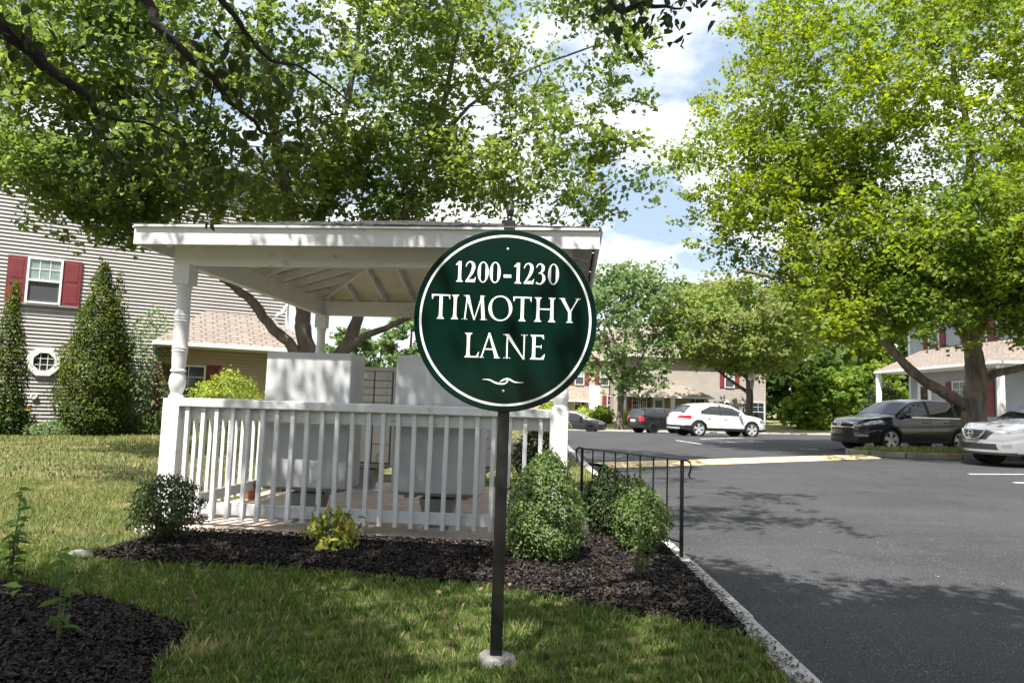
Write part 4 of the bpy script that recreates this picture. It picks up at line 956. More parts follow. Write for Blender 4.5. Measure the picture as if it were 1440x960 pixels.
def bed(poly, seed, per):
    r2 = np.random.default_rng(seed); st_ = .03
    x0, y0 = poly.min(0); x1, y1 = poly.max(0); xs = np.arange(x0 - .05, x1 + .05, st_); ys_ = np.arange(y0 - .05, y1 + .05, st_)
    X, Y = np.meshgrid(xs, ys_); X = X + r2.normal(0, .006, X.shape); Y = Y + r2.normal(0, .006, Y.shape)
    e = edge_d(poly, X, Y) * np.where(inside(poly, X, Y), 1, -1)
    hgt = lambda e: -.052 + .035 * sstep(-.01, .16, e)
    Z = hgt(e) + r2.normal(0, .006, X.shape)
    nx = len(xs); ny = len(ys_); i = (np.arange(nx - 1)[None] + np.arange(ny - 1)[:, None] * nx)
    ok = (e[:-1, :-1] > -.012) & (X[:-1, :-1] < curb_x(Y[:-1, :-1]) - .075); i = i[ok]
    f = np.stack([i, i + 1, i + nx + 1, i + nx], -1)
    o = fast('mulch_bed', np.stack([X, Y, Z], -1).reshape(-1, 3), f, M['mulch'], smooth=True); struct(o)
    area = ok.sum() * st_ * st_; n = int(area * per * 1.5)
    x = r2.uniform(x0, x1, n * 2); y = r2.uniform(y0, y1, n * 2); k = (edge_d(poly, x, y) * np.where(inside(poly, x, y), 1, -1) > -.02 - .03 * r2.random(len(x))) & (x < curb_x(y) - .05); x = x[k]; y = y[k]
    ee = edge_d(poly, x, y) * np.where(inside(poly, x, y), 1, -1)
    P = np.stack([x, y, hgt(ee) + r2.uniform(.0, .018, len(x))], 1)
    V, F = kites(P, .034, r2, (0, 0, .8), .45, asp=.34, droop=.0, var=1.1)
    return V, F
V1, F1 = bed(BED1, 71, 9500); V2, F2 = bed(BED2, 72, 9500)
stuff(fast('mulch_chips', np.vstack([V1, V2]), np.vstack([F1, F2 + len(V1)]), M['chip']))

# ---------------------------------------------------------------- grass
def blades(x, y, z, h, w, r2, lean=.55):
    n = len(x); a = r2.random(n) * 6.283; hh = h * (r2.uniform(.4, 1.2, n) + .7 * (r2.random(n) > .93)); q = r2.random(n) * 6.283; l = lean * r2.random(n)
    bx = np.cos(a) * w / 2; by = np.sin(a) * w / 2; lx_ = np.cos(q) * l * hh; ly_ = np.sin(q) * l * hh
    A_ = np.stack([x - bx, y - by, z], 1); B_ = np.stack([x + bx, y + by, z], 1)
    C_ = np.stack([x + lx_ * .4 + bx * .7, y + ly_ * .4 + by * .7, z + hh * .6], 1); T_ = np.stack([x + lx_, y + ly_, z + hh * (1 - .3 * l)], 1)
    V = np.stack([A_, B_, C_, T_], 1).reshape(-1, 3); return V, np.arange(4 * n).reshape(n, 4)
def not_covered(x, y):
    lx_ = (x - P0[0]) * pc + (y - P0[1]) * ps; ly_ = -(x - P0[0]) * ps + (y - P0[1]) * pc
    sl_ = (abs(lx_) < HW + .14) & (ly_ > -.23) & (ly_ < DP + .2)
    wk_ = (y > 5.4) & (y < 7.9) & (x > .55)
    sg = np.hypot(x - SB[0], y - SB[1]) < .085
    return ~(inside(BED1, x, y) | inside(BED2, x, y) | sl_ | wk_ | sg) & (x < curb_x(y) - .06 + .03 * np.sin(y * 9))
r2 = np.random.default_rng(81); GV = []; GF = []; off = 0
for (x0, x1, y0, y1, dens, h, w) in ((-3.4, 1.36, 2.35, 3.3, 19000, .044, .0030), (-4.6, 1.4, 3.3, 5.3, 11500, .046, .0036), (-8.5, -2.4, 5.3, 9.2, 3600, .042, .006), (-1.5, 1.5, 7.5, 14, 700, .06, .012), (-19, -2.0, 9.2, 22, 330, .06, .022), (-30, 1.6, 22, 48, 18, .10, .05)):
    n = int((x1 - x0) * (y1 - y0) * dens); x = r2.uniform(x0, x1, n); y = r2.uniform(y0, y1, n)
    if y1 < 6:  # tufts
        x += .02 * np.sin(x * 37 + y * 21); y += .02 * np.sin(y * 41 - x * 17)
    k = not_covered(x, y); x = x[k]; y = y[k]
    V, F = blades(x, y, lawn_z(x, y) - .004, h, w, r2); GV.append(V); GF.append(F + off); off += len(V)
stuff(fast('lawn_grass', np.vstack(GV), np.vstack(GF), M['grass']))
n = 260; x = r2.uniform(-4, 1.3, n); y = r2.uniform(2.4, 6.5, n); k = not_covered(x, y) | inside(BED1, x, y); x = x[k]; y = y[k]
V, F = kites(np.stack([x, y, np.full(len(x), -.014)], 1), .036, r2, (0, 0, 1), .4, asp=.6, six=True); stuff(fast('fallen_leaves', V, F, M['dead_leaf']))

yy_ = r2.uniform(2.6, 5.4, 900); xx_ = curb_x(yy_) + r2.normal(-.03, .035, 900) ; k = np.abs(xx_ - curb_x(yy_)) < .10
V, F = kites(np.stack([xx_, yy_, np.where(xx_ < curb_x(yy_) + .062, -.021, -.1)], 1)[k], .024, r2, (0, 0, 1), .25, asp=.4, droop=0)
yy_ = r2.uniform(2.6, 11, 420); xx_ = curb_x(yy_) + .07 + np.abs(r2.normal(0, .22, 420)); V3, F3 = kites(np.stack([xx_, yy_, road_z(xx_, yy_) + .006], 1), .018, r2, (0, 0, 1), .3, asp=.6, droop=0)
stuff(fast('curb_litter', np.vstack([V, V3]), np.vstack([F, F3 + len(V)]), M['dead_leaf_dark']))
# kerbed island under the maple
isl = MB(); ip = [G(1196, 641, .06), G(1240, 645, .05), G(1300, 646.5, .05), G(1350, 647, .06), G(1400, 648, .06)]
cen = [(9.75, 19.6), (10.0, 19.05), (10.8, 18.75), (12.2, 18.55), (13.8, 18.5), (15.2, 18.7), (16.6, 19.0), (16.6, 20.7), (14, 20.6), (12, 20.45), (10.4, 20.3), (9.85, 20.0)]
poly = np.array(cen); cm = poly.mean(0)
inner = cm + (poly - cm) * .965
zr = lambda p: float(road_z(p[0], p[1]))
kb = MB(); n = len(poly)
for i in range(n):
    a = poly[i]; b = poly[(i + 1) % n]; d = b - a; L = np.linalg.norm(d); m_ = max(1, int(L / .75)); d = d / m_
    for j in range(m_):
        p = a + d * (j + .01); q = a + d * (j + .985); kb.bar((p[0], p[1], zr(p) + .06), (q[0], q[1], zr(q) + .06), .16, .17)
M['curb_worn'] = pm('worn_kerb', (.34, .30, .25), (.20, .17, .14), 2.2, .85, .4, 50, c3=(.40, .28, .12), s3=1.5, t3=(.55, .7))
struct(kb.build('island_curb', M['curb_worn'], bevel=.02))
ig = MB(); ig.add([(p[0], p[1], zr(p) + .12) for p in inner] + [(cm[0], cm[1], zr(cm) + .19)], [(i, (i + 1) % n, n) for i in range(n)]); struct(ig.build('island_turf', M['soilgrass']))
x = r2.uniform(9.8, 16.4, 9000); y = r2.uniform(18.5, 20.7, 9000); k = inside(inner, x, y); x = x[k]; y = y[k]
e = edge_d(inner, x, y); V, F = blades(x, y, road_z(x, y) + .115 + .07 * np.clip(e / .9, 0, 1), .10, .022, r2); stuff(fast('island_grass', V, F, M['grass']))

# ---------------------------------------------------------------- far trees, hedge and wood
def far_tree(px, pyb, ctr, rad, Y, n, per, leaf, mat, label, seed, tr=.2, name='tree', z=None):
    r3 = np.random.default_rng(seed); b = D(px, pyb, Y)
    if z is not None: b[2] = z
    c = D(ctr[0], ctr[1], Y); rr_ = np.array([rad[0] * Y / FPX, rad[0] * Y / FPX * .8, rad[1] * Y / FPX])
    C = in_ell(n, c, rr_, r3, .45); C = C[C[:, 2] > b[2] + (.22 if name != 'verge_tree' else .52) * (c[2] - b[2])]
    lim = [([tuple(b), (b[0] + .1, Y, b[2] + (c[2] - b[2]) * .45), (c[0] * .5 + b[0] * .5, Y, c[2] * .9), (c[0], Y, c[2] + rr_[2] * .7)], tr, tr * .2)]
    for k in range(5):
        q = r3.random() * 6.28; h = b[2] + (c[2] - b[2]) * r3.uniform(.35, .7); lim.append(([(b[0] + .05, Y, h), (b[0] + math.cos(q) * rr_[0] * .35, Y + math.sin(q) * rr_[1] * .35, h + rr_[2] * .35), (b[0] + math.cos(q) * rr_[0] * .7, Y + math.sin(q) * rr_[1] * .7, h + rr_[2] * .75)], tr * .5, tr * .12))
    return tree(name, label, 'tree', b, lim, C, r3.uniform(.12, .22, len(C)) * rr_.mean() * 1.5, per, leaf, mat, M['bark'], seed + 1, flat=.55, sides=8)
far_tree(872, 597, (884, 460), (80, 98), 51.2, 140, 90, .27, M['leaf_d'], 'slender young maple standing on the verge left of the black hatchback', 91, .26, z=-.55)
far_tree(1052, 592, (1040, 460), (112, 66), 51.6, 240, 110, .28, M['leaf_e'], 'brownish spreading tree behind the white car', 93, .32, z=-.35, name='verge_tree')
far_tree(500, 590, (498, 500), (42, 38), 48, 60, 70, .30, M['leaf_d'], 'pale distant tree seen between the pavilion posts at left', 95, .2, z=-.6)
far_tree(572, 590, (578, 485), (40, 52), 44, 60, 70, .30, M['leaf_d'], 'pale distant tree seen through the pavilion beside the sign edge', 97, .2, z=-.5)
far_tree(960, 585, (955, 455), (60, 70), 75, 70, 70, .4, M['leaf_a'], 'green tree rising behind the tan house between two verge trees', 99, .3, z=.2)
far_tree(1225, 585, (1222, 455), (70, 80), 72, 90, 80, .42, M['leaf_wood'], 'tall dark green tree behind the hedge beside the grey house', 101, .4, z=.3)
loose(772, 596, 566, 46, 24, 'small bright shrub seen beyond the pavilion railing under the sign', 103, M['leaf_lime'], 1400, .12)
shrub('boxwood_shrub', 'dark clipped shrub beyond the pavilion near the right post', 'shrub', (D(757, 690, 10.4)[0], 10.4, -.05), (.85, prof_of([(0, .3), (.3, .42), (.6, .35), (.85, .1)])), 3000, .05, M['leaf_boxd'], 104, 6)
far_tree(1160, 588, (1162, 468), (88, 74), 68, 110, 80, .40, M['leaf_hedge'], 'bright green tree rising over the hedge between the two houses', 107, .3, z=.3)
r3 = np.random.default_rng(105)
# hedge
hx = np.vstack([in_ell(60, (26.2, 55, 2.0), (3.2, 1.5, 2.6), r3, .3), in_ell(40, (29.0, 54.5, 2.8), (2.6, 1.5, 3.0), r3, .3), in_ell(26, (23.6, 55, 1.2), (1.6, 1.2, 1.6), r3, .3)])
hd = thing('hedge', 'tall sunlit overgrown hedge beside the porch of the grey house', 'hedge', (26.5, 55, -.3))
P = clump_pts(hx, .62, 150, r3, .8); V, F = kites(P - np.array([26.5, 55, -.3]), .26, r3, (-.3, -.5, .6), .6); fast('foliage', V, F, M['leaf_hedge'], hd)
sb = MB()
for k in range(14): sb.tube([(r3.uniform(-3, 3.5), r3.normal(0, .3), 0), (r3.uniform(-3, 3.5), r3.normal(0, .4), 3.2)], [.06, .02], 5)
sb.build('stems', M['bark'], hd)
# wood far behind
wc = []
for k in range(46):
    x = r3.uniform(-70, 95); y = r3.uniform(88, 125); h = r3.uniform(7, 11)
    if 22 < x < 45: h += 3
    wc.append(in_ell(22, (x, y, h * .55), (r3.uniform(3, 5), 3.5, h * .5), r3, .5))
for k in range(12):
    x = r3.uniform(24, 46); y = r3.uniform(60, 75); h = r3.uniform(7, 12); wc.append(in_ell(26, (x, y, h * .5), (3.2, 2.5, h * .5), r3, .5))
for k in range(26):   # the wood goes on behind the viewer too
    x = -30 + 2.6 * k + r3.uniform(-1, 1); wc.append(in_ell(20, (x, r3.uniform(-24, -17), 4.6), (2.6, 2.2, 4.6), r3, .5))
wc = np.vstack(wc); P = clump_pts(wc, 1.5, 42, r3, .7); V, F = kites(P, .62, r3, (-.2, -.3, .6), .6)
stuff(fast('far_woodland', V, F, M['leaf_wood']))
# ---------------------------------------------------------------- houses
def hframe(o, rz): c, s = math.cos(rz), math.sin(rz); return c, s
def on_plane(px, py, o, rz, out=0.0):
    """where the sight line meets a house front: local (x, z)"""
    d = ray(px, py); n = np.array([math.sin(rz), -math.cos(rz), 0]); q = np.array(o, float) + n * out
    t = ((q - EYE) @ n) / (d @ n); p = EYE + d * t - np.array(o, float)
    return p[0] * math.cos(rz) + p[1] * math.sin(rz), p[2]
def lap(u0, u1, z0, z1, e=.1, out=.018, clip=None):
    """lapped boards facing -y"""
    mb = MB(); z = z0
    while z < z1 - .01:
        a, b = (u0, u1) if clip is None else clip(z + e * .5)
        if b - a > .05:
            h = min(z + e, z1)
            mb.add([(a, -out, z), (b, -out, z), (b, 0, h), (a, 0, h), (a, .004, z), (b, .004, z)], [(0, 1, 2, 3), (4, 5, 1, 0)])
        z += e
    return mb
def window(par, x, z, w, h, out=.03, grid=(3, 2), upper=None, lower=None, dbl=False):
    f = .055; mb = MB(); W2, H2 = w / 2, h / 2
    for sx in (-1, 1): mb.box((x + sx * (W2 - f / 2), -out, z), (f, .07, h))
    mb.box((x, -out, z + H2 - f / 2), (w - 2 * f, .07, f)); mb.box((x, -out - .012, z - H2 + f / 2), (w - 2 * f, .09, f))
    fr = mb.build('window', M['white_clean'], par)
    MB().box((x, -out - .012, z + .0), (w - 2 * f, .05, .05)).build('meeting_rail', M['white_clean'], fr)
    MB().box((x, -out + .004, z + H2 / 2), (w - 2 * f, .012, H2 - f)).build('pane', upper or M['curtain'], fr)
    MB().box((x, -out + .010, z - H2 / 2), (w - 2 * f, .012, H2 - f)).build('insect_screen', lower or M['screen'], fr)
    mu = MB()
    for i in range(1, grid[0]): mu.box((x - W2 + f + (w - 2 * f) * i / grid[0], -out - .006, z + H2 / 2 - .012), (.02, .012, H2 - f - .03))
    for i in range(1, grid[1]): mu.box((x, -out - .0075, z + .025 + (H2 - f) * i / grid[1]), (w - 2 * f, .012, .02))
    mu.build('muntin', M['white_clean'], fr); return fr
def shutter(par, x, z, w, h, out=.03):
    s = MB().box((x, -out, z), (w, .03, h)).build('shutter', M['maroon'], par, .004)
    for sz in (-1, 1):
        MB().box((x, -out - .0155, z + sz * h * .235), (w * .66, .012, h * .40)).build('raised_panel', M['maroon'], s, .008)
    return s
def uvroof(quads, mat, name, par):
    """roof faces with texture coordinates in metres; each face lists its eave edge first"""
    me = bpy.data.meshes.new(name); v = []; f = []; uv = []
    for q in quads:
        q = [Vector(p) for p in q]; b = len(v); v += [tuple(p) for p in q]; f.append(tuple(range(b, b + len(q))))
        e = (q[1] - q[0]).normalized(); nrm = (q[1] - q[0]).cross(q[2] - q[1]).normalized(); s = nrm.cross(e)
        uv += [((p - q[0]).dot(e), (p - q[0]).dot(s)) for p in q]
    me.from_pydata(v, [], f); l = me.uv_layers.new(name='UVMap')
    for i, c in enumerate(uv): l.data[i].uv = c
    o = link(name, me, mat, par); md = o.modifiers.new('thick', 'SOLIDIFY'); md.thickness = .04; md.offset = -1; return o
def porch_roof(par, x0, x1, outd, ze, zt, mat, inset=1.0, ov=.0, gut=True):
    A = (x0, -outd, ze); B = (x1, -outd, ze); C_ = (x1 - inset, -.02, zt); E_ = (x0 + inset, -.02, zt)
    r = uvroof([(A, B, C_, E_), ((x1, -outd, ze), (x1, -.02, ze), C_), ((x0, -.02, ze), (x0, -outd, ze), E_)], mat, 'porch_roof', par)
    MB().box(((x0 + x1) / 2, -outd / 2, ze - .10), (x1 - x0 - .1, outd - .1, .02)).build('porch_ceiling', M['white_clean'], par)
    g = MB().box(((x0 + x1) / 2, -outd - .01, ze - .07), (x1 - x0 + .04, .10, .12)); g.box((x0, -outd / 2, ze - .072), (.08, outd - .1, .11)); g.box((x1, -outd / 2, ze - .072), (.08, outd - .1, .11))
    g.build('gutter', M['white_clean'], par, .012); return r

# --- left house
OL = np.array([-13.73, 18.6, -.06]); RL = R(28.2)
hl = thing('town_house', 'large taupe lap sided house with maroon shutters behind the arborvitae at left', 'house', tuple(OL), RL)
xr, _ = on_plane(404, 440, OL, RL); ZT = 8.3
lap(-9, xr, 0, ZT, .105, .038).build('wall', M['side_taupe'], hl)
body = MB().box(((xr - 9) / 2, 5.01, ZT / 2), (xr + 9 - .02, 10, ZT - .01)); body.build('wall', M['side_taupe'], hl)
MB().box((xr + .0, -.01, ZT / 2), (.10, .06, ZT)).build('corner_trim', M['white_clean'], hl)
uvroof([((-9.4, -.4, ZT - .1), (xr + .4, -.4, ZT - .1), (xr + .4, 5, ZT + 1.3), (-9.4, 5, ZT + 1.3)), ((xr + .4, 10.4, ZT - .1), (-9.4, 10.4, ZT - .1), (-9.4, 5, ZT + 1.3), (xr + .4, 5, ZT + 1.3))], M['shingle_tan'], 'roof', hl)
c = [on_plane(*p, OL, RL, .03) for p in ((40.5, 362), (90, 365), (33.5, 426), (85, 429))]
wx = sum(p[0] for p in c) / 4; wz = sum(p[1] for p in c) / 4; ww = (c[1][0] - c[0][0] + c[3][0] - c[2][0]) / 2; wh = (c[0][1] - c[2][1] + c[1][1] - c[3][1]) / 2
window(hl, wx, wz, ww, wh, .06)
MB().box((wx, -.07, wz - wh / 2 - .03), (ww + .9, .07, .05)).build('window_ledge', M['ped'], hl)
for s in (-1, 1): shutter(hl, wx + s * (ww / 2 + .23), wz - .01, .44, wh + .02, .055)
ox, oz = on_plane(62, 508.5, OL, RL, .03); orad = .42
oc = MB(); K = 8
for r0, r1, y0 in ((orad, orad * .62, -.06),):
    pts = [(math.cos(2 * math.pi * (k + .5) / K), math.sin(2 * math.pi * (k + .5) / K)) for k in range(K)]
    for y_ in (-.095, .0):
        for rr_ in (r0, r1): oc.v += [(ox + rr_ * a, y_, oz + rr_ * b) for a, b in pts]
    for k in range(K):
        j = (k + 1) % K; oc.f += [(k, j, 8 + j, 8 + k), (k, 16 + k, 16 + j, j), (8 + k, 8 + j, 24 + j, 24 + k)]
ow = oc.build('octagonal_window', M['white_clean'], hl)
gp = MB(); gp.add([(ox + orad * .63 * a, -.052, oz + orad * .63 * b) for a, b in pts], [tuple(range(8))]); gp.build('pane', M['glass'], ow)
mu = MB()
for d_ in (-.085, .085): mu.box((ox + d_, -.060, oz), (.018, .012, orad * 1.1)); mu.box((ox, -.0615, oz + d_), (orad * 1.1, .012, .018))
mu.build('muntin', M['white_clean'], ow)
vx, vz = on_plane(48, 557, OL, RL, .03); MB().lathe([(.085, 0), (.085, -.05), (.06, -.06), (.05, -.045)], 18, c=(vx, -.030, vz), axis='y').build('dryer_vent', M['white_clean'], hl)
# porch of the left house
xl_, ze_ = on_plane(217, 480, OL, RL, 1.6); xr_, _ = on_plane(452, 498, OL, RL, 1.6); xt0, zt_ = on_plane(290, 437, OL, RL); xt1, _ = on_plane(399, 449, OL, RL)
porch_roof(hl, xl_, xr_, 1.6, ze_ + .05, zt_, M['shingle_tan'], inset=max(.4, xt0 - xl_))
lap(xl_ + .25, xr, .0, ze_ - .06, .105, .042).build('porch_wall', M['side_buff'], hl)
dx, dz = on_plane(258, 537, OL, RL, .05); window(hl, dx + .12, 1.35, .95, 1.45, .06, (2, 2), M['glass'], M['glass'])
for s in (-1, 1): shutter(hl, dx + .12 + s * .70, 1.35, .40, 1.5, .06)
MB().box((xr_ - .3, -1.45, (ze_ - .1) / 2), (.13, .13, ze_ - .1)).build('porch_post', M['white_clean'], hl)
MB().tube([(xr - .04, -.07, ZT - .1), (xr - .04, -.07, zt_ + .75), (xr - .06, -.12, zt_ + .35), (xr - .25, -.35, zt_ + .06), (xr - .42, -.5, zt_ - .02)], .055, 10).build('downspout', M['white_clean'], hl)

# --- far tan house
OF = np.array([22.3, 60.0, -.1]); 
hf = thing('town_house', 'tan two storey house with a hip roofed porch behind the white car', 'house', tuple(OF), 0)
lap(-13.2, 0, 0, 5.9, .13, .014).build('wall', M['side_tan'], hf); MB().box((-6.6, 4.51, 2.95), (13.18, 9, 5.89)).build('wall', M['side_tan'], hf)
uvroof([((-13.6, -.5, 5.8), (.4, -.5, 5.8), (.4, 4.5, 9.0), (-13.6, 4.5, 9.0)), ((.4, 9.5, 5.8), (-13.6, 9.5, 5.8), (-13.6, 4.5, 9), (.4, 4.5, 9))], M['shingle_far'], 'roof', hf)
MB().box((-6.6, -.5, 5.78), (14, .12, .16)).build('gutter', M['white_clean'], hf)
MB().box((0, -.01, 2.95), (.14, .08, 5.9)).build('corner_trim', M['side_tan_porch'], hf)
def fx_(px, py, out=.05): return on_plane(px, py, OF, 0, out)
x_, z_ = fx_(1026, 533); window(hf, x_, z_, .85, 1.5, .05)
for s in (-1, 1): shutter(hf, x_ + s * .66, z_, .40, 1.5, .05)
xa, ze = fx_(872, 555, 1.9); xb, _ = fx_(1004, 557, 1.9); xt, zt = fx_(897, 540); xt2, _ = fx_(979, 541)
porch_roof(hf, xa, xb, 1.9, ze, zt, M['shingle_far'], inset=max(1, xt - xa))
lap(xa + .2, xb - .4, 0, ze - .1, .16, .045).build('porch_wall', M['side_tan_porch'], hf)
for p_ in (877, 946): q_, _ = fx_(p_, 575, 1.7); MB().box((q_, -1.7, (ze - .1) / 2), (.34, .34, ze - .1)).build('porch_post', M['white_clean'], hf)
for p_, w_ in ((894.5, .75), (903.5, .75), (984, .9)): q_, _ = fx_(p_, 570); window(hf, q_, 1.45, w_, 1.6, .08, (2, 2), M['glass'], M['glass'])
for p_ in (886, 911.5, 976): q_, _ = fx_(p_, 570); shutter(hf, q_, 1.45, .42, 1.6, .08)
q_, _ = fx_(926, 575); dr = MB().box((q_, -.08, 1.1), (1.0, .08, 2.2)).build('door', M['white_clean'], hf); MB().box((q_, -.125, 1.3), (.6, .02, 1.3)).build('pane', M['glass'], dr)
q_, z_ = fx_(1022, 568); rw_ = MB().lathe([(.30, 0), (.30, -.06), (.19, -.07)], 20, c=(q_, -.04, z_), axis='y').build('round_window', M['white_clean'], hf); MB().lathe([(.19, -.0705), (.0, -.0755)], 20, c=(q_, -.045, z_), axis='y', cap=False).build('pane', M['glass'], rw_)
q_, _ = fx_(1066, 575); window(hf, q_, 1.2, 1.1, 1.7, .08, (2, 2), M['glass'], M['glass']); q2, _ = fx_(1047, 575); window(hf, q2, 1.2, .5, 1.5, .08, (2, 2), M['glass'], M['glass'])
# --- next house to the left
ON = np.array([9.0, 62.5, -.2]); hn = thing('town_house', 'pale tan house with porch mostly hidden by pavilion post and young maple', 'house', tuple(ON), 0)
lap(-15, 0, 0, 5.6, .13, .014).build('wall', M['side_tan_porch'], hn); MB().box((-7.5, 4.01, 2.8), (14.98, 8, 5.59)).build('wall', M['side_tan_porch'], hn)
uvroof([((-15.4, -.5, 5.5), (.3, -.5, 5.5), (.3, 4, 8.4), (-15.4, 4, 8.4)), ((.3, 8.5, 5.5), (-15.4, 8.5, 5.5), (-15.4, 4, 8.4), (.3, 4, 8.4))], M['shingle_far'], 'roof', hn)
def nx_(px, py, out=.05): return on_plane(px, py, ON, 0, out)
xa, ze = nx_(760, 561, 1.9); xb, _ = nx_(829, 562, 1.9); porch_roof(hn, xa, xb, 1.9, ze, ze + 1.0, M['shingle_far'], 1.0)
MB().box((nx_(836, 570, 1.7)[0], -1.7, 1.6), (.9, .3, 3.2)).build('white_pier', M['white_clean'], hn)
for p_ in (812, 858, 864): q_, _ = nx_(p_, 572); window(hn, q_, 1.5, .62, 1.7, .08, (2, 2), M['glass'], M['glass'])
for p_ in (818, 850): q_, _ = nx_(p_, 572); shutter(hn, q_, 1.5, .42, 1.7, .08)
for p_ in (815, 850): q_, z_ = nx_(p_, 532); window(hn, q_, 4.0, .85, 1.5, .05); shutter(hn, q_ - .66, 4.0, .4, 1.5, .05); shutter(hn, q_ + .66, 4.0, .4, 1.5, .05)
for q_ in (-9.3, -11.8, -14):
    window(hn, q_, 4.0, .85, 1.5, .05); window(hn, q_, 1.5, .85, 1.5, .05)
loose(820, 596, 575, 32, 57, 'round bright shrub by the porch of the pale far house', 111, M['leaf_lime'], 900, .28, z=-.2)
loose(847, 594, 572, 30, 57, 'second round shrub at the far house, left of the young maple trunk', 112, M['leaf_hedge'], 900, .28, z=-.2)
loose(884, 598, 580, 18, 56, 'small yellow green shrub just right of the young maple trunk', 113, M['leaf_lime'], 500, .26, z=-.2)

# --- right grey house
OR_ = np.array([21.8, 37.2, .72]); RR_ = -R(90)
hr_ = thing('town_house', 'blue grey lap sided house with white porch post behind the island maple', 'house', tuple(OR_), RR_)
lap(0, 20, 0, 5.7, .11, .021).build('wall', M['side_blue'], hr_); MB().box((10, 4.51, 2.85), (19.98, 9, 5.69)).build('wall', M['side_blue'], hr_)
uvroof([((-.5, -.5, 5.6), (20.5, -.5, 5.6), (20.5, 4.5, 9.6), (-.5, 4.5, 9.6)), ((20.5, 9.5, 5.6), (-.5, 9.5, 5.6), (-.5, 4.5, 9.6), (20.5, 4.5, 9.6))], M['shingle_brown'], 'roof', hr_)
MB().box((10, -.5, 5.58), (21, .12, .16)).build('gutter', M['white_clean'], hr_); MB().box((0, -.02, 2.85), (.14, .09, 5.7)).build('corner_trim', M['white_clean'], hr_)
xa, ze = on_plane(1230, 522, OR_, RR_, 1.8); porch_roof(hr_, xa, 9.4, 1.8, ze, ze + 1.15, M['shingle_brown'], 1.6)
MB().box((xa + .2, -1.7, (ze - .1) / 2), (.2, .2, ze - .1)).build('porch_post', M['white_clean'], hr_); MB().box((9.2, -1.7, (ze - .1) / 2), (.2, .2, ze - .1)).build('porch_post', M['white_clean'], hr_)
MB().box((4.6, -.9, -.2), (9.6, 1.8, .34)).build('porch_floor', M['concrete'], hr_)
dr = MB().box((1.35, -.06, 1.1), (1.15, .08, 2.25)).build('door', M['white_clean'], hr_); MB().box((1.35, -.105, 1.2), (.62, .02, 1.6)).build('pane', M['glass'], dr)
for x_ in (4.15, 5.35): window(hr_, x_, 1.4, 1.1, 1.6, .07, (2, 2), M['curtain'], M['curtain'])
for x_ in (3.3, 6.25): shutter(hr_, x_, 1.35, .46, 1.65, .07)
window(hr_, 5.6, 4.2, 1.1, 1.45, .05); shutter(hr_, 4.8, 4.2, .42, 1.5, .05); shutter(hr_, 6.4, 4.2, .42, 1.5, .05)
window(hr_, 2.2, 4.2, .9, 1.3, .05); shutter(hr_, 1.5, 4.2, .42, 1.35, .05); shutter(hr_, 2.9, 4.2, .42, 1.35, .05)
b = on_plane(1270, 570, OR_, RR_, .9)
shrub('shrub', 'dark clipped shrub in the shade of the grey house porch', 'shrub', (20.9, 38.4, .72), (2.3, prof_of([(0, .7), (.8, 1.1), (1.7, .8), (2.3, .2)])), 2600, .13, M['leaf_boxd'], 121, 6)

# --- lamp post by the verge
LB = D(1057.5, 590, 51.2); LB[2] = float(far_z(LB[0], 51.2)); lp = thing('street_lamp', 'black lamp post with white capped glass lantern before the brownish tree', 'lamp', tuple(LB))
zt = D(1057.5, 520, 51.2)[2] - LB[2]
MB().lathe([(.10, 0), (.10, .4), (.06, .5), (.05, zt - 1.5), (.07, zt - 1.45)], 14).build('pole', M['black_metal'], lp)
ln = MB().lathe([(.10, zt - 1.45), (.20, zt - .75)], 8); ln.build('lantern_glass', pm('lantern_glass', (.25, .26, .26), None, rough=.2), lp)
MB().lathe([(.27, zt - .76), (.30, zt - .70), (.27, zt - .45), (.16, zt - .2), (.0, zt - .12)], 16).build('lamp_cap', M['white_clean'], lp)
# ---------------------------------------------------------------- cars
def paintmat(name, c, met=.0, rough=.3): return pm(name, c, None, rough=rough, metallic=met, coat=.9, spec=.5)
M['car_white'] = paintmat('white_car_paint', (.78, .79, .80))
M['car_black'] = paintmat('black_car_paint', (.008, .008, .010), .0, .25)
M['car_grey'] = paintmat('graphite_car_paint', (.035, .035, .042), .3, .3)
M['car_brown'] = paintmat('dark_brown_car_paint', (.017, .013, .015), .35, .28)
M['car_silver'] = paintmat('silver_car_paint', (.42, .43, .45), .5, .3)
M['clad'] = pm('black_plastic', (.012, .012, .013), (.018, .018, .019), 20, .6)
M['tyre'] = pm('tyre_rubber', (.010, .010, .010), (.018, .017, .016), 20, .85)
M['rim'] = pm('alloy_rim', (.66, .66, .68), None, rough=.35, metallic=.5)
M['rim_dark'] = pm('dark_alloy', (.03, .03, .033), None, rough=.35, metallic=.6)
M['cglass'] = pm('car_glass', (.010, .013, .015), None, rough=.03, spec=.9)
M['red_lamp'] = pm('red_lamp', (.45, .012, .02), None, rough=.15, coat=.6)
M['clear_lamp'] = pm('clear_lamp', (.30, .31, .33), None, rough=.12, metallic=.5, coat=.9)
M['plate'] = pm('number_plate', (.60, .62, .64), None, rough=.4)
def smooth_interp(pts):
    xs = np.array([p[0] for p in pts], float); ys = np.array([p[1] for p in pts], float)
    def f(x):
        # light smoothing of the polyline
        return sum(np.interp(x + d, xs, ys) * w for d, w in ((-.06, .2), (-.03, .2), (0, .2), (.03, .2), (.06, .2)))
    return f
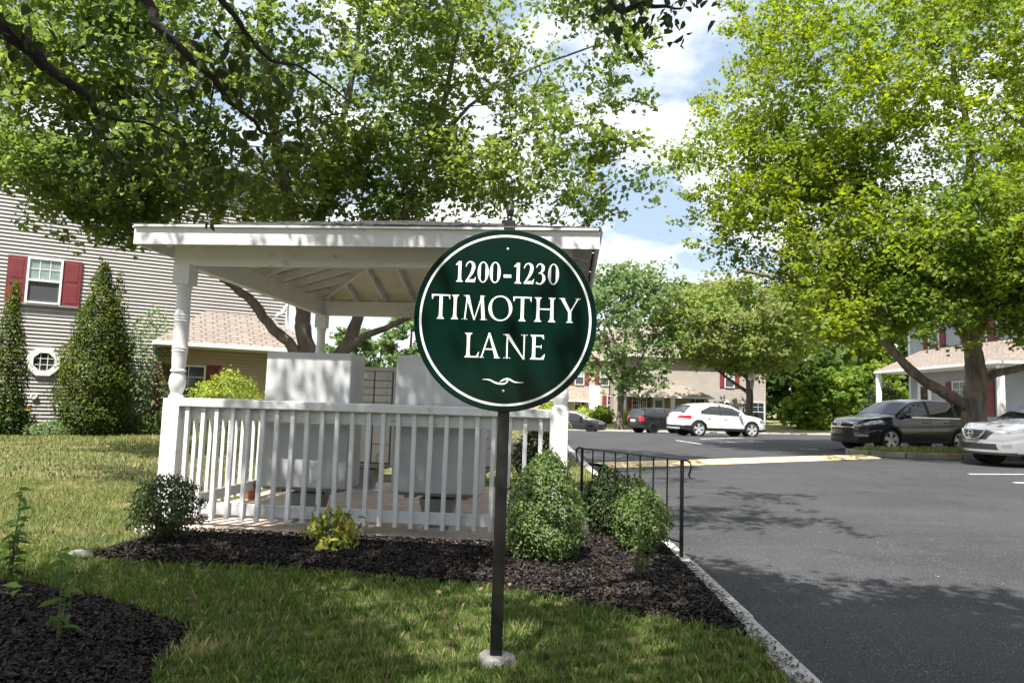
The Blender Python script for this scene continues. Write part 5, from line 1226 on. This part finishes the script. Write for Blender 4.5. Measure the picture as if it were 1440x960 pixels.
def make_car(name, label, cat, loc, heading, spec, paint, group=None, rim=None):
    """spec: L W, top/belt/sill/half-width curves along the length (front is +x), wheels, part(region,x,y,z)"""
    t = thing(name, label, cat, loc, heading, group)
    L = spec['L']; hl_ = L / 2; top = smooth_interp(spec['top']); belt = smooth_interp(spec['belt']); sill = smooth_interp(spec['sill']); hw = smooth_interp(spec['hw'])
    xs = list(np.arange(-hl_, hl_ + .001, .024)) + [hl_ - .012, -hl_ + .012]
    for s in spec.get('seams', []): xs += [s - .009, s + .009]
    xs = np.array(sorted(xs)); NB, NS, NG, NT = 2, 28, 11, 8
    def section(x):
        w = hw(x); zs = sill(x); zt = max(top(x), zs + .2); zb = min(belt(x), zt - .025); p = []
        for i in range(NB): p.append((w * .86 * i / NB, zs - .02))
        for i in range(NS + 1):
            f = i / NS; z = zs + (zb - zs) * f; bul = math.sin(math.pi * min(1, f * 1.05)) * .5 + .5
            yy = w * (.93 + .07 * math.sin(math.pi * (.12 + .76 * f)) ** .7); 
            if abs(f - .60) < .07: yy -= .006
            p.append((yy, z))
        h = zt - zb; yb = p[-1][0]; ye = max(yb - .02 - .36 * h * (1 if h > .1 else .6), w * .35); ze = zb + h * (.90 if h > .15 else .62)
        for i in range(1, NG + 1):
            f = i / NG; p.append((yb + (ye - yb) * (f ** 1.15), zb + (ze - zb) * f))
        for i in range(1, NT + 1):
            f = i / NT; p.append((ye * (1 - f), ze + (zt - ze) * math.sin(f * math.pi / 2) ** .8))
        return p
    secs = [section(x) for x in xs]; m = len(secs[0]); n = len(xs)
    P = np.zeros((n, 2 * m, 3))
    for i in range(n):
        for j in range(m):
            y, z = secs[i][j]; P[i, j] = (xs[i], -y, z); P[i, 2 * m - 1 - j] = (xs[i], y, z)
    ra = spec['arch']; wr = spec['wr']
    for wxp in spec['wheels']:
        dx = P[..., 0] - wxp; dz = P[..., 2] - wr; d = np.hypot(dx, dz); s = (np.abs(P[..., 1]) > .5) & (np.abs(d - ra) < .02) & (dz > -wr)
        f = np.where(s, ra / np.maximum(d, 1e-6), 1); P[..., 0] = wxp + dx * f; P[..., 2] = np.where(s, wr + dz * f, P[..., 2]); P[..., 0] = np.where(s, P[..., 0], wxp + dx)
    parts = {}
    def put(nm, vs): parts.setdefault(nm, []).append(vs)
    part = spec['part']; jb = NB; jg = NB + NS; jt = NB + NS + NG
    for i in range(n - 1):
        for j in range(2 * m - 1):
            jj = j if j < m else 2 * m - 2 - j
            q = [P[i, j], P[i + 1, j], P[i + 1, j + 1], P[i, j + 1]]
            c = (q[0] + q[1] + q[2] + q[3]) / 4
            if j == m - 1: reg = 'top'
            elif jj < jb: reg = 'bottom'
            elif jj < jg: reg = 'side'
            elif jj < jt: reg = 'glass'
            else: reg = 'top'
            nm = None
            if reg == 'side':
                dmin = min(math.hypot(c[0] - a, c[2] - wr) for a in spec['wheels'])
                if dmin < ra - .004: continue
                if dmin < ra + spec.get('cladw', .07) or c[2] < sill(c[0]) + spec.get('cladh', .12): nm = 'cladding'
            if reg == 'bottom':
                if min(abs(c[0] - a) for a in spec['wheels']) < ra and abs(c[1]) > .45: continue
                nm = 'underbody'
            if nm is None and reg in ('side', 'glass') and any(abs(c[0] - s) < .009 for s in spec.get('seams', [])) and c[2] > sill(c[0]) + .1 and reg == 'side': nm = 'door_seam'
            if nm is None:
                gh = top(c[0]) - belt(c[0])
                jrel = (jj - jg) / NG
                nm = part(reg, c[0], c[1], c[2], gh, jrel) or 'body'
            put(nm, q)
    for end, i in (('front', n - 1), ('rear', 0)):
        K = 64; sgn = 1 if end == 'front' else -1; row = []
        for j in range(m):
            y, z = secs[i][j]
            row.append([np.array((xs[i] + sgn * spec.get('bulge', .09) * (1 - (2 * k / K - 1) ** 2) * min(1, y / .3), y * (2 * k / K - 1), z)) for k in range(K + 1)])
        # resample rows evenly in height
        for j in range(NB, m - 1):
            for k in range(K):
                q = [row[j][k], row[j][k + 1], row[j + 1][k + 1], row[j + 1][k]]
                if end == 'rear': q = q[::-1]
                c = sum(q) / 4; nm = part(end, c[0], c[1], c[2], 0, 0) or 'body'
                if nm == 'body' and c[2] < sill(xs[i]) + spec.get('cladh', .12): nm = 'cladding'
                put(nm, q)
        q0 = row[NB]
    mats = {'body': paint, 'cladding': spec.get('cladmat', M['clad']), 'underbody': M['clad'], 'door_seam': M['clad'], 'windshield': M['cglass'], 'side_window': M['cglass'], 'rear_window': M['cglass'], 'quarter_window': M['cglass'], 'headlight': M['clear_lamp'],
            'taillight': M['red_lamp'], 'grille': M['clad'], 'air_intake': M['clad'], 'number_plate': M['plate'], 'fog_light': M['clear_lamp'], 'skid_plate': M['rim'], 'window_trim': M['chrome'], 'pillar': M['clad'], 'grille_bar': M['chrome'], 'roof_rail': M['clad'], 'bumper': M['clad']}
    def emit(nm, qs, sfx_mat):
        V = np.array(qs).reshape(-1, 3); key, inv = np.unique(np.round(V, 4), axis=0, return_inverse=True); inv = np.asarray(inv).reshape(-1, 4)
        good = np.array([len(set(f)) == 4 for f in inv]); 
        me = bpy.data.meshes.new(nm); me.from_pydata([tuple(p) for p in key], [], [tuple(f) for f in inv[good]] + [tuple(dict.fromkeys(f)) for f in inv[~good] if len(set(f)) == 3]); me.validate()
        return link(nm, me, sfx_mat, t, smooth=True)
    for nm, qs in parts.items():
        if nm == 'pillar':
            for s in (-1, 1):
                for b_ in (True, False):
                    sub = [q for q in qs if sum(p[1] for p in q) * s > 0 and (q[0][0] > -.75) == b_]
                    if sub: emit(nm, sub, mats[nm])
        elif nm in ('headlight', 'taillight', 'side_window', 'fog_light', 'quarter_window'):
            for s in (-1, 1):
                sub = [q for q in qs if (sum(p[1] for p in q) * s) > 0]
                if nm == 'side_window' and sub:
                    b = spec.get('bpillar', 0)
                    for g_ in ([q for q in sub if q[0][0] > b], [q for q in sub if q[0][0] <= b]):
                        if g_: emit(nm, g_, mats[nm])
                elif sub: emit(nm, sub, mats[nm])
        else: emit(nm, qs, mats[nm])
    # wheels
    tw = spec.get('tw', .22); W2 = spec['W'] / 2
    for wxp in spec['wheels']:
        for s in (-1, 1):
            w = bpy.data.objects.new('wheel', None); COL.objects.link(w); w.parent = t; w.location = (wxp, s * (W2 - tw / 2 - .015), wr); w.empty_display_size = .1
            rr_ = wr * .74
            MB().lathe([(rr_, -tw / 2), (wr * .93, -tw / 2), (wr, -tw / 2 + .03), (wr, tw / 2 - .03), (wr * .93, tw / 2), (rr_, tw / 2), (rr_ * .97, 0), (rr_, -tw / 2)], 36, axis='y', cap=False).build('tyre', M['tyre'], w)
            rm = MB(); rm.lathe([(rr_, s * tw * .46), (rr_ * .95, s * tw * .47), (rr_ * .90, s * tw * .36), (rr_ * .86, s * tw * .1)], 36, axis='y', cap=False)
            ns = spec.get('spokes', 5)
            for k in range(ns):
                a = 2 * math.pi * (k + .25) / ns
                for da in (-.13, .13):
                    p = Vector((math.cos(a + da * .8) * rr_ * .18, s * tw * .36, math.sin(a + da * .8) * rr_ * .18)); q = Vector((math.cos(a + da * 1.25) * rr_ * .95, s * tw * .44, math.sin(a + da * 1.25) * rr_ * .95))
                    rm.bar(p, q, .07 if ns == 5 else .045, .02, up=(0, 1, 0))
            rm.lathe([(.0, s * tw * .40), (rr_ * .2, s * tw * .39), (rr_ * .24, s * tw * .3)], 20, axis='y', cap=False)
            rm.build('rim', rim or M['rim'], w)
            MB().lathe([(.001, s * tw * .05), (rr_ * .93, s * tw * .05)], 24, axis='y', cap=False).build('brake_disc', M['clad'], w)
            MB().lathe([(ra - .01, s * tw * .42), (ra - .01, -s * tw * 1.1), (.01, -s * tw * 1.1)], 30, axis='y', cap=False).build('wheel_well', M['clad'], w)
    # mirrors and handles
    mx, mz = spec['mirror']
    for s in (-1, 1):
        y0 = s * (hw(mx) * .97)
        mr = MB(); mr.tube([(mx, y0 - s * .05, mz - .04), (mx - .02, y0 + s * .05, mz - .02)], [.03, .03], 8)
        mr.lathe([(.0, -.10), (.055, -.085), (.08, -.02), (.08, .05), (.05, .09), (0, .095)], 14, c=(mx - .02, y0 + s * .12, mz + .03), axis='y', cap=False)
        mr.build('mirror', paint if spec.get('mirror_paint', True) else M['clad'], t)
        for hx_ in spec['handles']:
            MB().box((hx_, s * (hw(hx_) * 1.002), spec['handle_z']), (.20, .03, .032)).build('door_handle', paint if spec.get('mirror_paint', True) else M['chrome'], t, .008)
    return t
def glassy(x0, x1, ws, rw, pill, ghmin=.20):
    """common greenhouse rule"""
    def f(reg, x, gh, jrel):
        if reg == 'top':
            if ws[0] < x < ws[1]: return 'windshield'
            if rw[0] < x < rw[1]: return 'rear_window'
        if reg == 'glass' and x0 < x < x1 and gh > ghmin:
            if any(a < x < b for a, b in pill): return 'pillar'
            if jrel < .80: return 'side_window'
            return None
    return f
# white crossover, seen from behind its right... left rear quarter
g1 = glassy(-1.25, .86, (.42, 1.06), (-2.02, -1.62), [(-.30, -.20)])
def p_white(reg, x, y, z, gh, jr):
    q = g1(reg, x, gh, jr)
    if q == 'side_window' and jr > .80 - (-.70 - x) * .9: q = None
    if q: return q
    if reg == 'rear' and .62 < z < .78 and abs(y) < .27: return 'number_plate'
    if reg in ('rear', 'side', 'glass', 'top') and x < -1.70 and .80 < z < .955 and abs(y) > .42 and x < -1.72 - (z - .8) * .0: return 'taillight'
    if reg in ('rear', 'side') and x < -1.72 and z < .50: return 'bumper' if z > .40 or z < .3 else 'skid_plate'
    if reg in ('front', 'side', 'top') and x > 1.80 and .66 < z < .84 and abs(y) > .45: return 'headlight'
    if reg == 'front' and abs(y) < .45 and .52 < z < .80: return 'grille'
spec_white = dict(L=4.42, W=1.81, wr=.345, arch=.375, wheels=(-1.36, 1.34), top=[(-2.21, .82), (-2.15, .98), (-2.02, 1.07), (-1.68, 1.41), (-1.3, 1.50), (-.5, 1.55), (.0, 1.545), (.40, 1.475), (1.08, 1.045), (1.5, .985), (1.95, .88), (2.13, .79), (2.21, .70)],
    belt=[(-2.21, .80), (-1.95, .99), (-1.5, 1.03), (-.5, .985), (.9, .945), (1.2, .95), (1.9, .82), (2.21, .62)], sill=[(-2.21, .33), (-1.8, .26), (-1, .27), (1, .27), (1.9, .24), (2.21, .28)],
    hw=[(-2.21, .66), (-2.08, .80), (-1.8, .87), (-1.2, .905), (1.3, .905), (1.8, .84), (2.05, .74), (2.21, .58)], cladw=.045, part=p_white, seams=(-1.02, -.25, .95), mirror=(.72, 1.0), handles=(-.85, -.02), handle_z=.83, bpillar=-.25)
def on_road(px, py): p = gr(px, py); return p
def heading(a, b): return math.atan2(b[1] - a[1], b[0] - a[0])
def place(px, Y, dz=0.0):
    p = D(px, 590, Y); return (p[0], Y, float(road_z(p[0], Y)) + dz)
CARS = 'cars parked around the lot'
c1 = make_car('parked_car', 'white crossover parked side on in the far row, nose to the right', 'car', place(1007, 32.5), R(13), spec_white, M['car_white'], CARS)
# black compact SUV seen from the rear quarter
g2 = glassy(-1.75, .90, (.50, .98), (-2.08, -1.86), [(-.42, -.30), (-1.22, -1.12)])
def p_mini(reg, x, y, z, gh, jr):
    q = g2(reg, x, gh, jr)
    if q: return q
    if reg == 'rear' and .70 < z < .82 and abs(y) < .27: return 'number_plate'
    if reg in ('rear', 'side', 'glass', 'top') and x < -1.98 and .74 < z < 1.0 and abs(y) > .55: return 'taillight'
    if reg in ('rear', 'side') and x < -1.85 and z < .52: return 'bumper'
    if reg in ('front', 'side', 'top') and x > 1.85 and .66 < z < .88 and abs(y) > .45: return 'headlight'
    if reg == 'front' and abs(y) < .45 and .45 < z < .78: return 'grille'
spec_mini = dict(L=4.3, W=1.82, wr=.34, arch=.375, wheels=(-1.32, 1.35), top=[(-2.15, .90), (-2.11, 1.05), (-2.06, 1.14), (-1.86, 1.50), (-1.2, 1.555), (-.3, 1.56), (.2, 1.53), (.48, 1.48), (1.0, 1.10), (1.5, 1.04), (1.95, .96), (2.15, .82)],
    belt=[(-2.15, .86), (-2.0, 1.10), (-1, 1.03), (.9, 1.0), (1.9, .92), (2.15, .74)], sill=[(-2.15, .34), (-1.8, .26), (1.8, .25), (2.15, .28)], hw=[(-2.15, .74), (-2.05, .84), (-1.7, .89), (1.5, .90), (1.9, .84), (2.15, .64)],
    part=p_mini, seams=(-1.0, -.36, .92), mirror=(.72, 1.06), handles=(-.85, -.1), handle_z=.92, bpillar=-.36, spokes=8)
c2 = make_car('parked_car', 'black compact SUV with round red tail lamps beside the white crossover', 'car', place(932, 43), R(24), spec_mini, M['car_black'], CARS, M['rim_dark'])
# dark grey car behind the pavilion post
g3 = glassy(-1.7, .85, (.42, 1.06), (-2.0, -1.6), [(-.3, -.2)])
def p_dark(reg, x, y, z, gh, jr):
    q = g3(reg, x, gh, jr)
    if q: return q
    if reg in ('front', 'side', 'top') and x > 1.9 and .60 < z < .76 and abs(y) > .45: return 'headlight'
    if reg in ('rear', 'side', 'glass') and x < -1.95 and .76 < z < .95 and abs(y) > .4: return 'taillight'
    if reg == 'front' and abs(y) < .5 and .4 < z < .66: return 'grille'
spec_dark = dict(L=4.5, W=1.80, wr=.325, arch=.355, wheels=(-1.34, 1.36), top=[(-2.25, .85), (-2.15, 1.02), (-1.95, 1.12), (-1.6, 1.36), (-.5, 1.46), (0, 1.45), (.40, 1.40), (1.10, 1.0), (1.6, .92), (2.05, .80), (2.25, .66)],
    belt=[(-2.25, .82), (-2.0, 1.0), (0, .95), (1.1, .90), (1.9, .78), (2.25, .58)], sill=[(-2.25, .32), (-1.8, .22), (1.8, .2), (2.25, .24)], hw=[(-2.25, .66), (-2.1, .8), (-1.7, .88), (1.4, .9), (1.9, .83), (2.25, .6)],
    part=p_dark, seams=(-1.0, -.25, .95), mirror=(.72, .99), handles=(-.85, -.02), handle_z=.82, bpillar=-.25, cladh=.05, cladw=.0)
c3 = make_car('parked_car', 'dark grey hatchback half hidden behind the right pavilion post', 'car', place(805, 47.5, -.05), R(-14), spec_dark, M['car_grey'], CARS, M['rim_dark'])
# dark SUV on the right, seen from its front left
g4 = glassy(-1.95, .90, (.46, 1.12), (-2.2, -1.85), [(-.22, -.10), (-1.22, -1.12)])
def p_suv(reg, x, y, z, gh, jr):
    q = g4(reg, x, gh, jr)
    if q: return q
    if reg == 'glass' and -1.95 < x < .95 and gh > .2 and jr > .80 and jr < .9: return None
    if reg in ('front', 'side', 'top', 'glass') and x > 1.58 and z > .765 + (2.2 - x) * .19 and z < .875 + (2.2 - x) * .17 and abs(y) > .47 and not (reg == 'top' and z > .99): return 'headlight'
    if reg == 'front':
        if abs(y) < .56 - (.84 - z) * .5 and .64 < z < .855:
            return 'grille_bar' if (z > .825 or .70 < z < .722) else 'grille'
        if abs(y) < .42 and .37 < z < .50: return 'air_intake'
        if .50 < abs(y) and .44 < z < .50: return 'fog_light'
    if reg == 'side' and x > 2.05 and .44 < z < .50: return 'fog_light'
    if reg in ('rear', 'side', 'glass') and x < -2.0 and .95 < z < 1.35 and abs(y) > .5: return 'taillight'
spec_suv = dict(L=4.55, W=1.83, wr=.35, arch=.385, wheels=(-1.33, 1.31), top=[(-2.27, .92), (-2.2, 1.08), (-2.08, 1.30), (-1.80, 1.56), (-1.2, 1.635), (-.4, 1.665), (.1, 1.64), (.44, 1.575), (1.14, 1.115), (1.6, 1.065), (2.0, 1.01), (2.18, .95), (2.27, .87)],
    belt=[(-2.27, .88), (-2.05, 1.16), (-1.2, 1.12), (0, 1.06), (.95, 1.02), (1.3, 1.01), (1.9, .95), (2.27, .78)], sill=[(-2.27, .36), (-1.8, .28), (1.8, .27), (2.1, .22), (2.27, .24)], hw=[(-2.27, .72), (-2.1, .83), (-1.7, .89), (-1, .91), (1.3, .91), (1.8, .86), (2.05, .78), (2.27, .60)],
    bulge=.17, cladh=.09, part=p_suv, seams=(-.98, -.16, 1.0), mirror=(.78, 1.08), handles=(-.80, .02), handle_z=.92, bpillar=-.16, mirror_paint=True)
c4 = make_car('parked_car', 'dark brown SUV parked behind the island maple, nose to the left', 'car', (12.8, 22.3, float(road_z(12.8, 22.0))), R(180 + 14), spec_suv, M['car_brown'], CARS)
def ring_emblem(par, x, z, w, h, kind):
    e = MB(); y = 0
    if kind == 'h':
        e.box((x, 0, z), (.012, w, .014)); e.bar((x, -w * .38, z - h / 2), (x, -w * .46, z + h / 2), .018, .016, up=(1, 0, 0)); e.bar((x, w * .38, z - h / 2), (x, w * .46, z + h / 2), .018, .016, up=(1, 0, 0))
        pts = [(-.5, -.5), (.5, -.5), (.62, .5), (-.62, .5), (-.5, -.5)]
        for a, b in zip(pts[:-1], pts[1:]): e.bar((x - .004, a[0] * w * 1.15, z + a[1] * h * 1.3), (x - .004, b[0] * w * 1.15, z + b[1] * h * 1.3), .01, .01, up=(1, 0, 0))
    else:
        n = 24
        e.tube([(x, w / 2 * math.cos(6.283 * k / n), z + h / 2 * math.sin(6.283 * k / n)) for k in range(n + 1)], .010, 6); e.box((x + .004, 0, z), (.014, w * 1.25, h * .2))
    return e.build('emblem', M['chrome'], par)
ring_emblem(c4, 2.275 + .17 + .012, .775, .12, .095, 'h')
for s in (-1, 1):
    rl_ = MB(); pts = [(.95, s * .80, 1.045), (.6, s * .735, 1.29), (.25, s * .67, 1.50), (-.3, s * .645, 1.595), (-1.2, s * .655, 1.55), (-1.75, s * .68, 1.42)]
    MB().box((-.45, s * .893, 1.065), (2.7, .02, .022)).build('window_trim', M['chrome'], c4)
MB().box((.82, .25, 1.12), (.01, .01, .01)).build('rear_view_mirror', M['clad'], c4)
# silver crossover cut by the right edge
g5 = glassy(-1.6, .86, (.40, 1.06), (-2.0, -1.6), [(-.3, -.2)])
def p_sil(reg, x, y, z, gh, jr):
    q = g5(reg, x, gh, jr)
    if q: return q
    if reg in ('front', 'side', 'top', 'glass') and x > 1.50 and .735 + (2.19 - x) * .17 < z < .845 + (2.19 - x) * .16 and abs(y) > .40 + (z < .79) * .06 and not (reg == 'top' and z > .965): return 'headlight'
    if reg == 'front':
        if abs(y) < .50 - (.82 - z) * .8 and .60 < z < .825: return 'grille'
        if abs(y) < .50 + (.50 - z) * .3 and .36 < z < .52: return 'air_intake'
    if reg in ('front', 'side') and math.hypot((abs(y) - .66) * .8, z - .46) < .055: return 'fog_light'
spec_sil = dict(L=4.38, W=1.84, wr=.345, arch=.38, wheels=(-1.33, 1.30), top=[(-2.19, .9), (-2.1, 1.06), (-1.95, 1.15), (-1.55, 1.5), (-.6, 1.60), (0, 1.58), (.38, 1.51), (1.08, 1.09), (1.5, 1.05), (1.95, .99), (2.10, .93), (2.19, .84)],
    belt=[(-2.19, .86), (-1.95, 1.08), (0, 1.02), (1.1, .99), (1.85, .93), (2.19, .75)], sill=[(-2.19, .36), (-1.8, .27), (1.8, .26), (2.19, .26)], hw=[(-2.19, .68), (-2.0, .83), (-1.6, .90), (1.3, .92), (1.8, .86), (2.03, .76), (2.19, .60)],
    bulge=.26, cladh=.055, part=p_sil, seams=(-1.0, -.25, .95), mirror=(.74, 1.05), handles=(-.85, -.02), handle_z=.88, bpillar=-.25)
c5 = make_car('parked_car', 'silver crossover cut by the right picture edge, chrome V on its grille', 'car', (13.53, 16.85, float(road_z(13.5, 17))), R(180 + 8), spec_sil, M['car_silver'], CARS)
vg = MB(); fxr = 2.19 + .26 + .012
for s in (-1, 1): vg.tube([(2.19 + .26 * (1 - (q_y / .6) ** 2) + .006, s * q_y, q_z) for q_y, q_z in ((.34, .835), (.29, .75), (.22, .665), (.15, .62), (.0, .612))], [.020, .024, .026, .026, .026], 8)
vg.build('grille_chrome', M['chrome'], c5)
ring_emblem(c5, fxr + .012, .735, .15, .15, 'ring')

# ---------------------------------------------------------------- names: Blender's own suffix for repeats is kept; nothing else to do
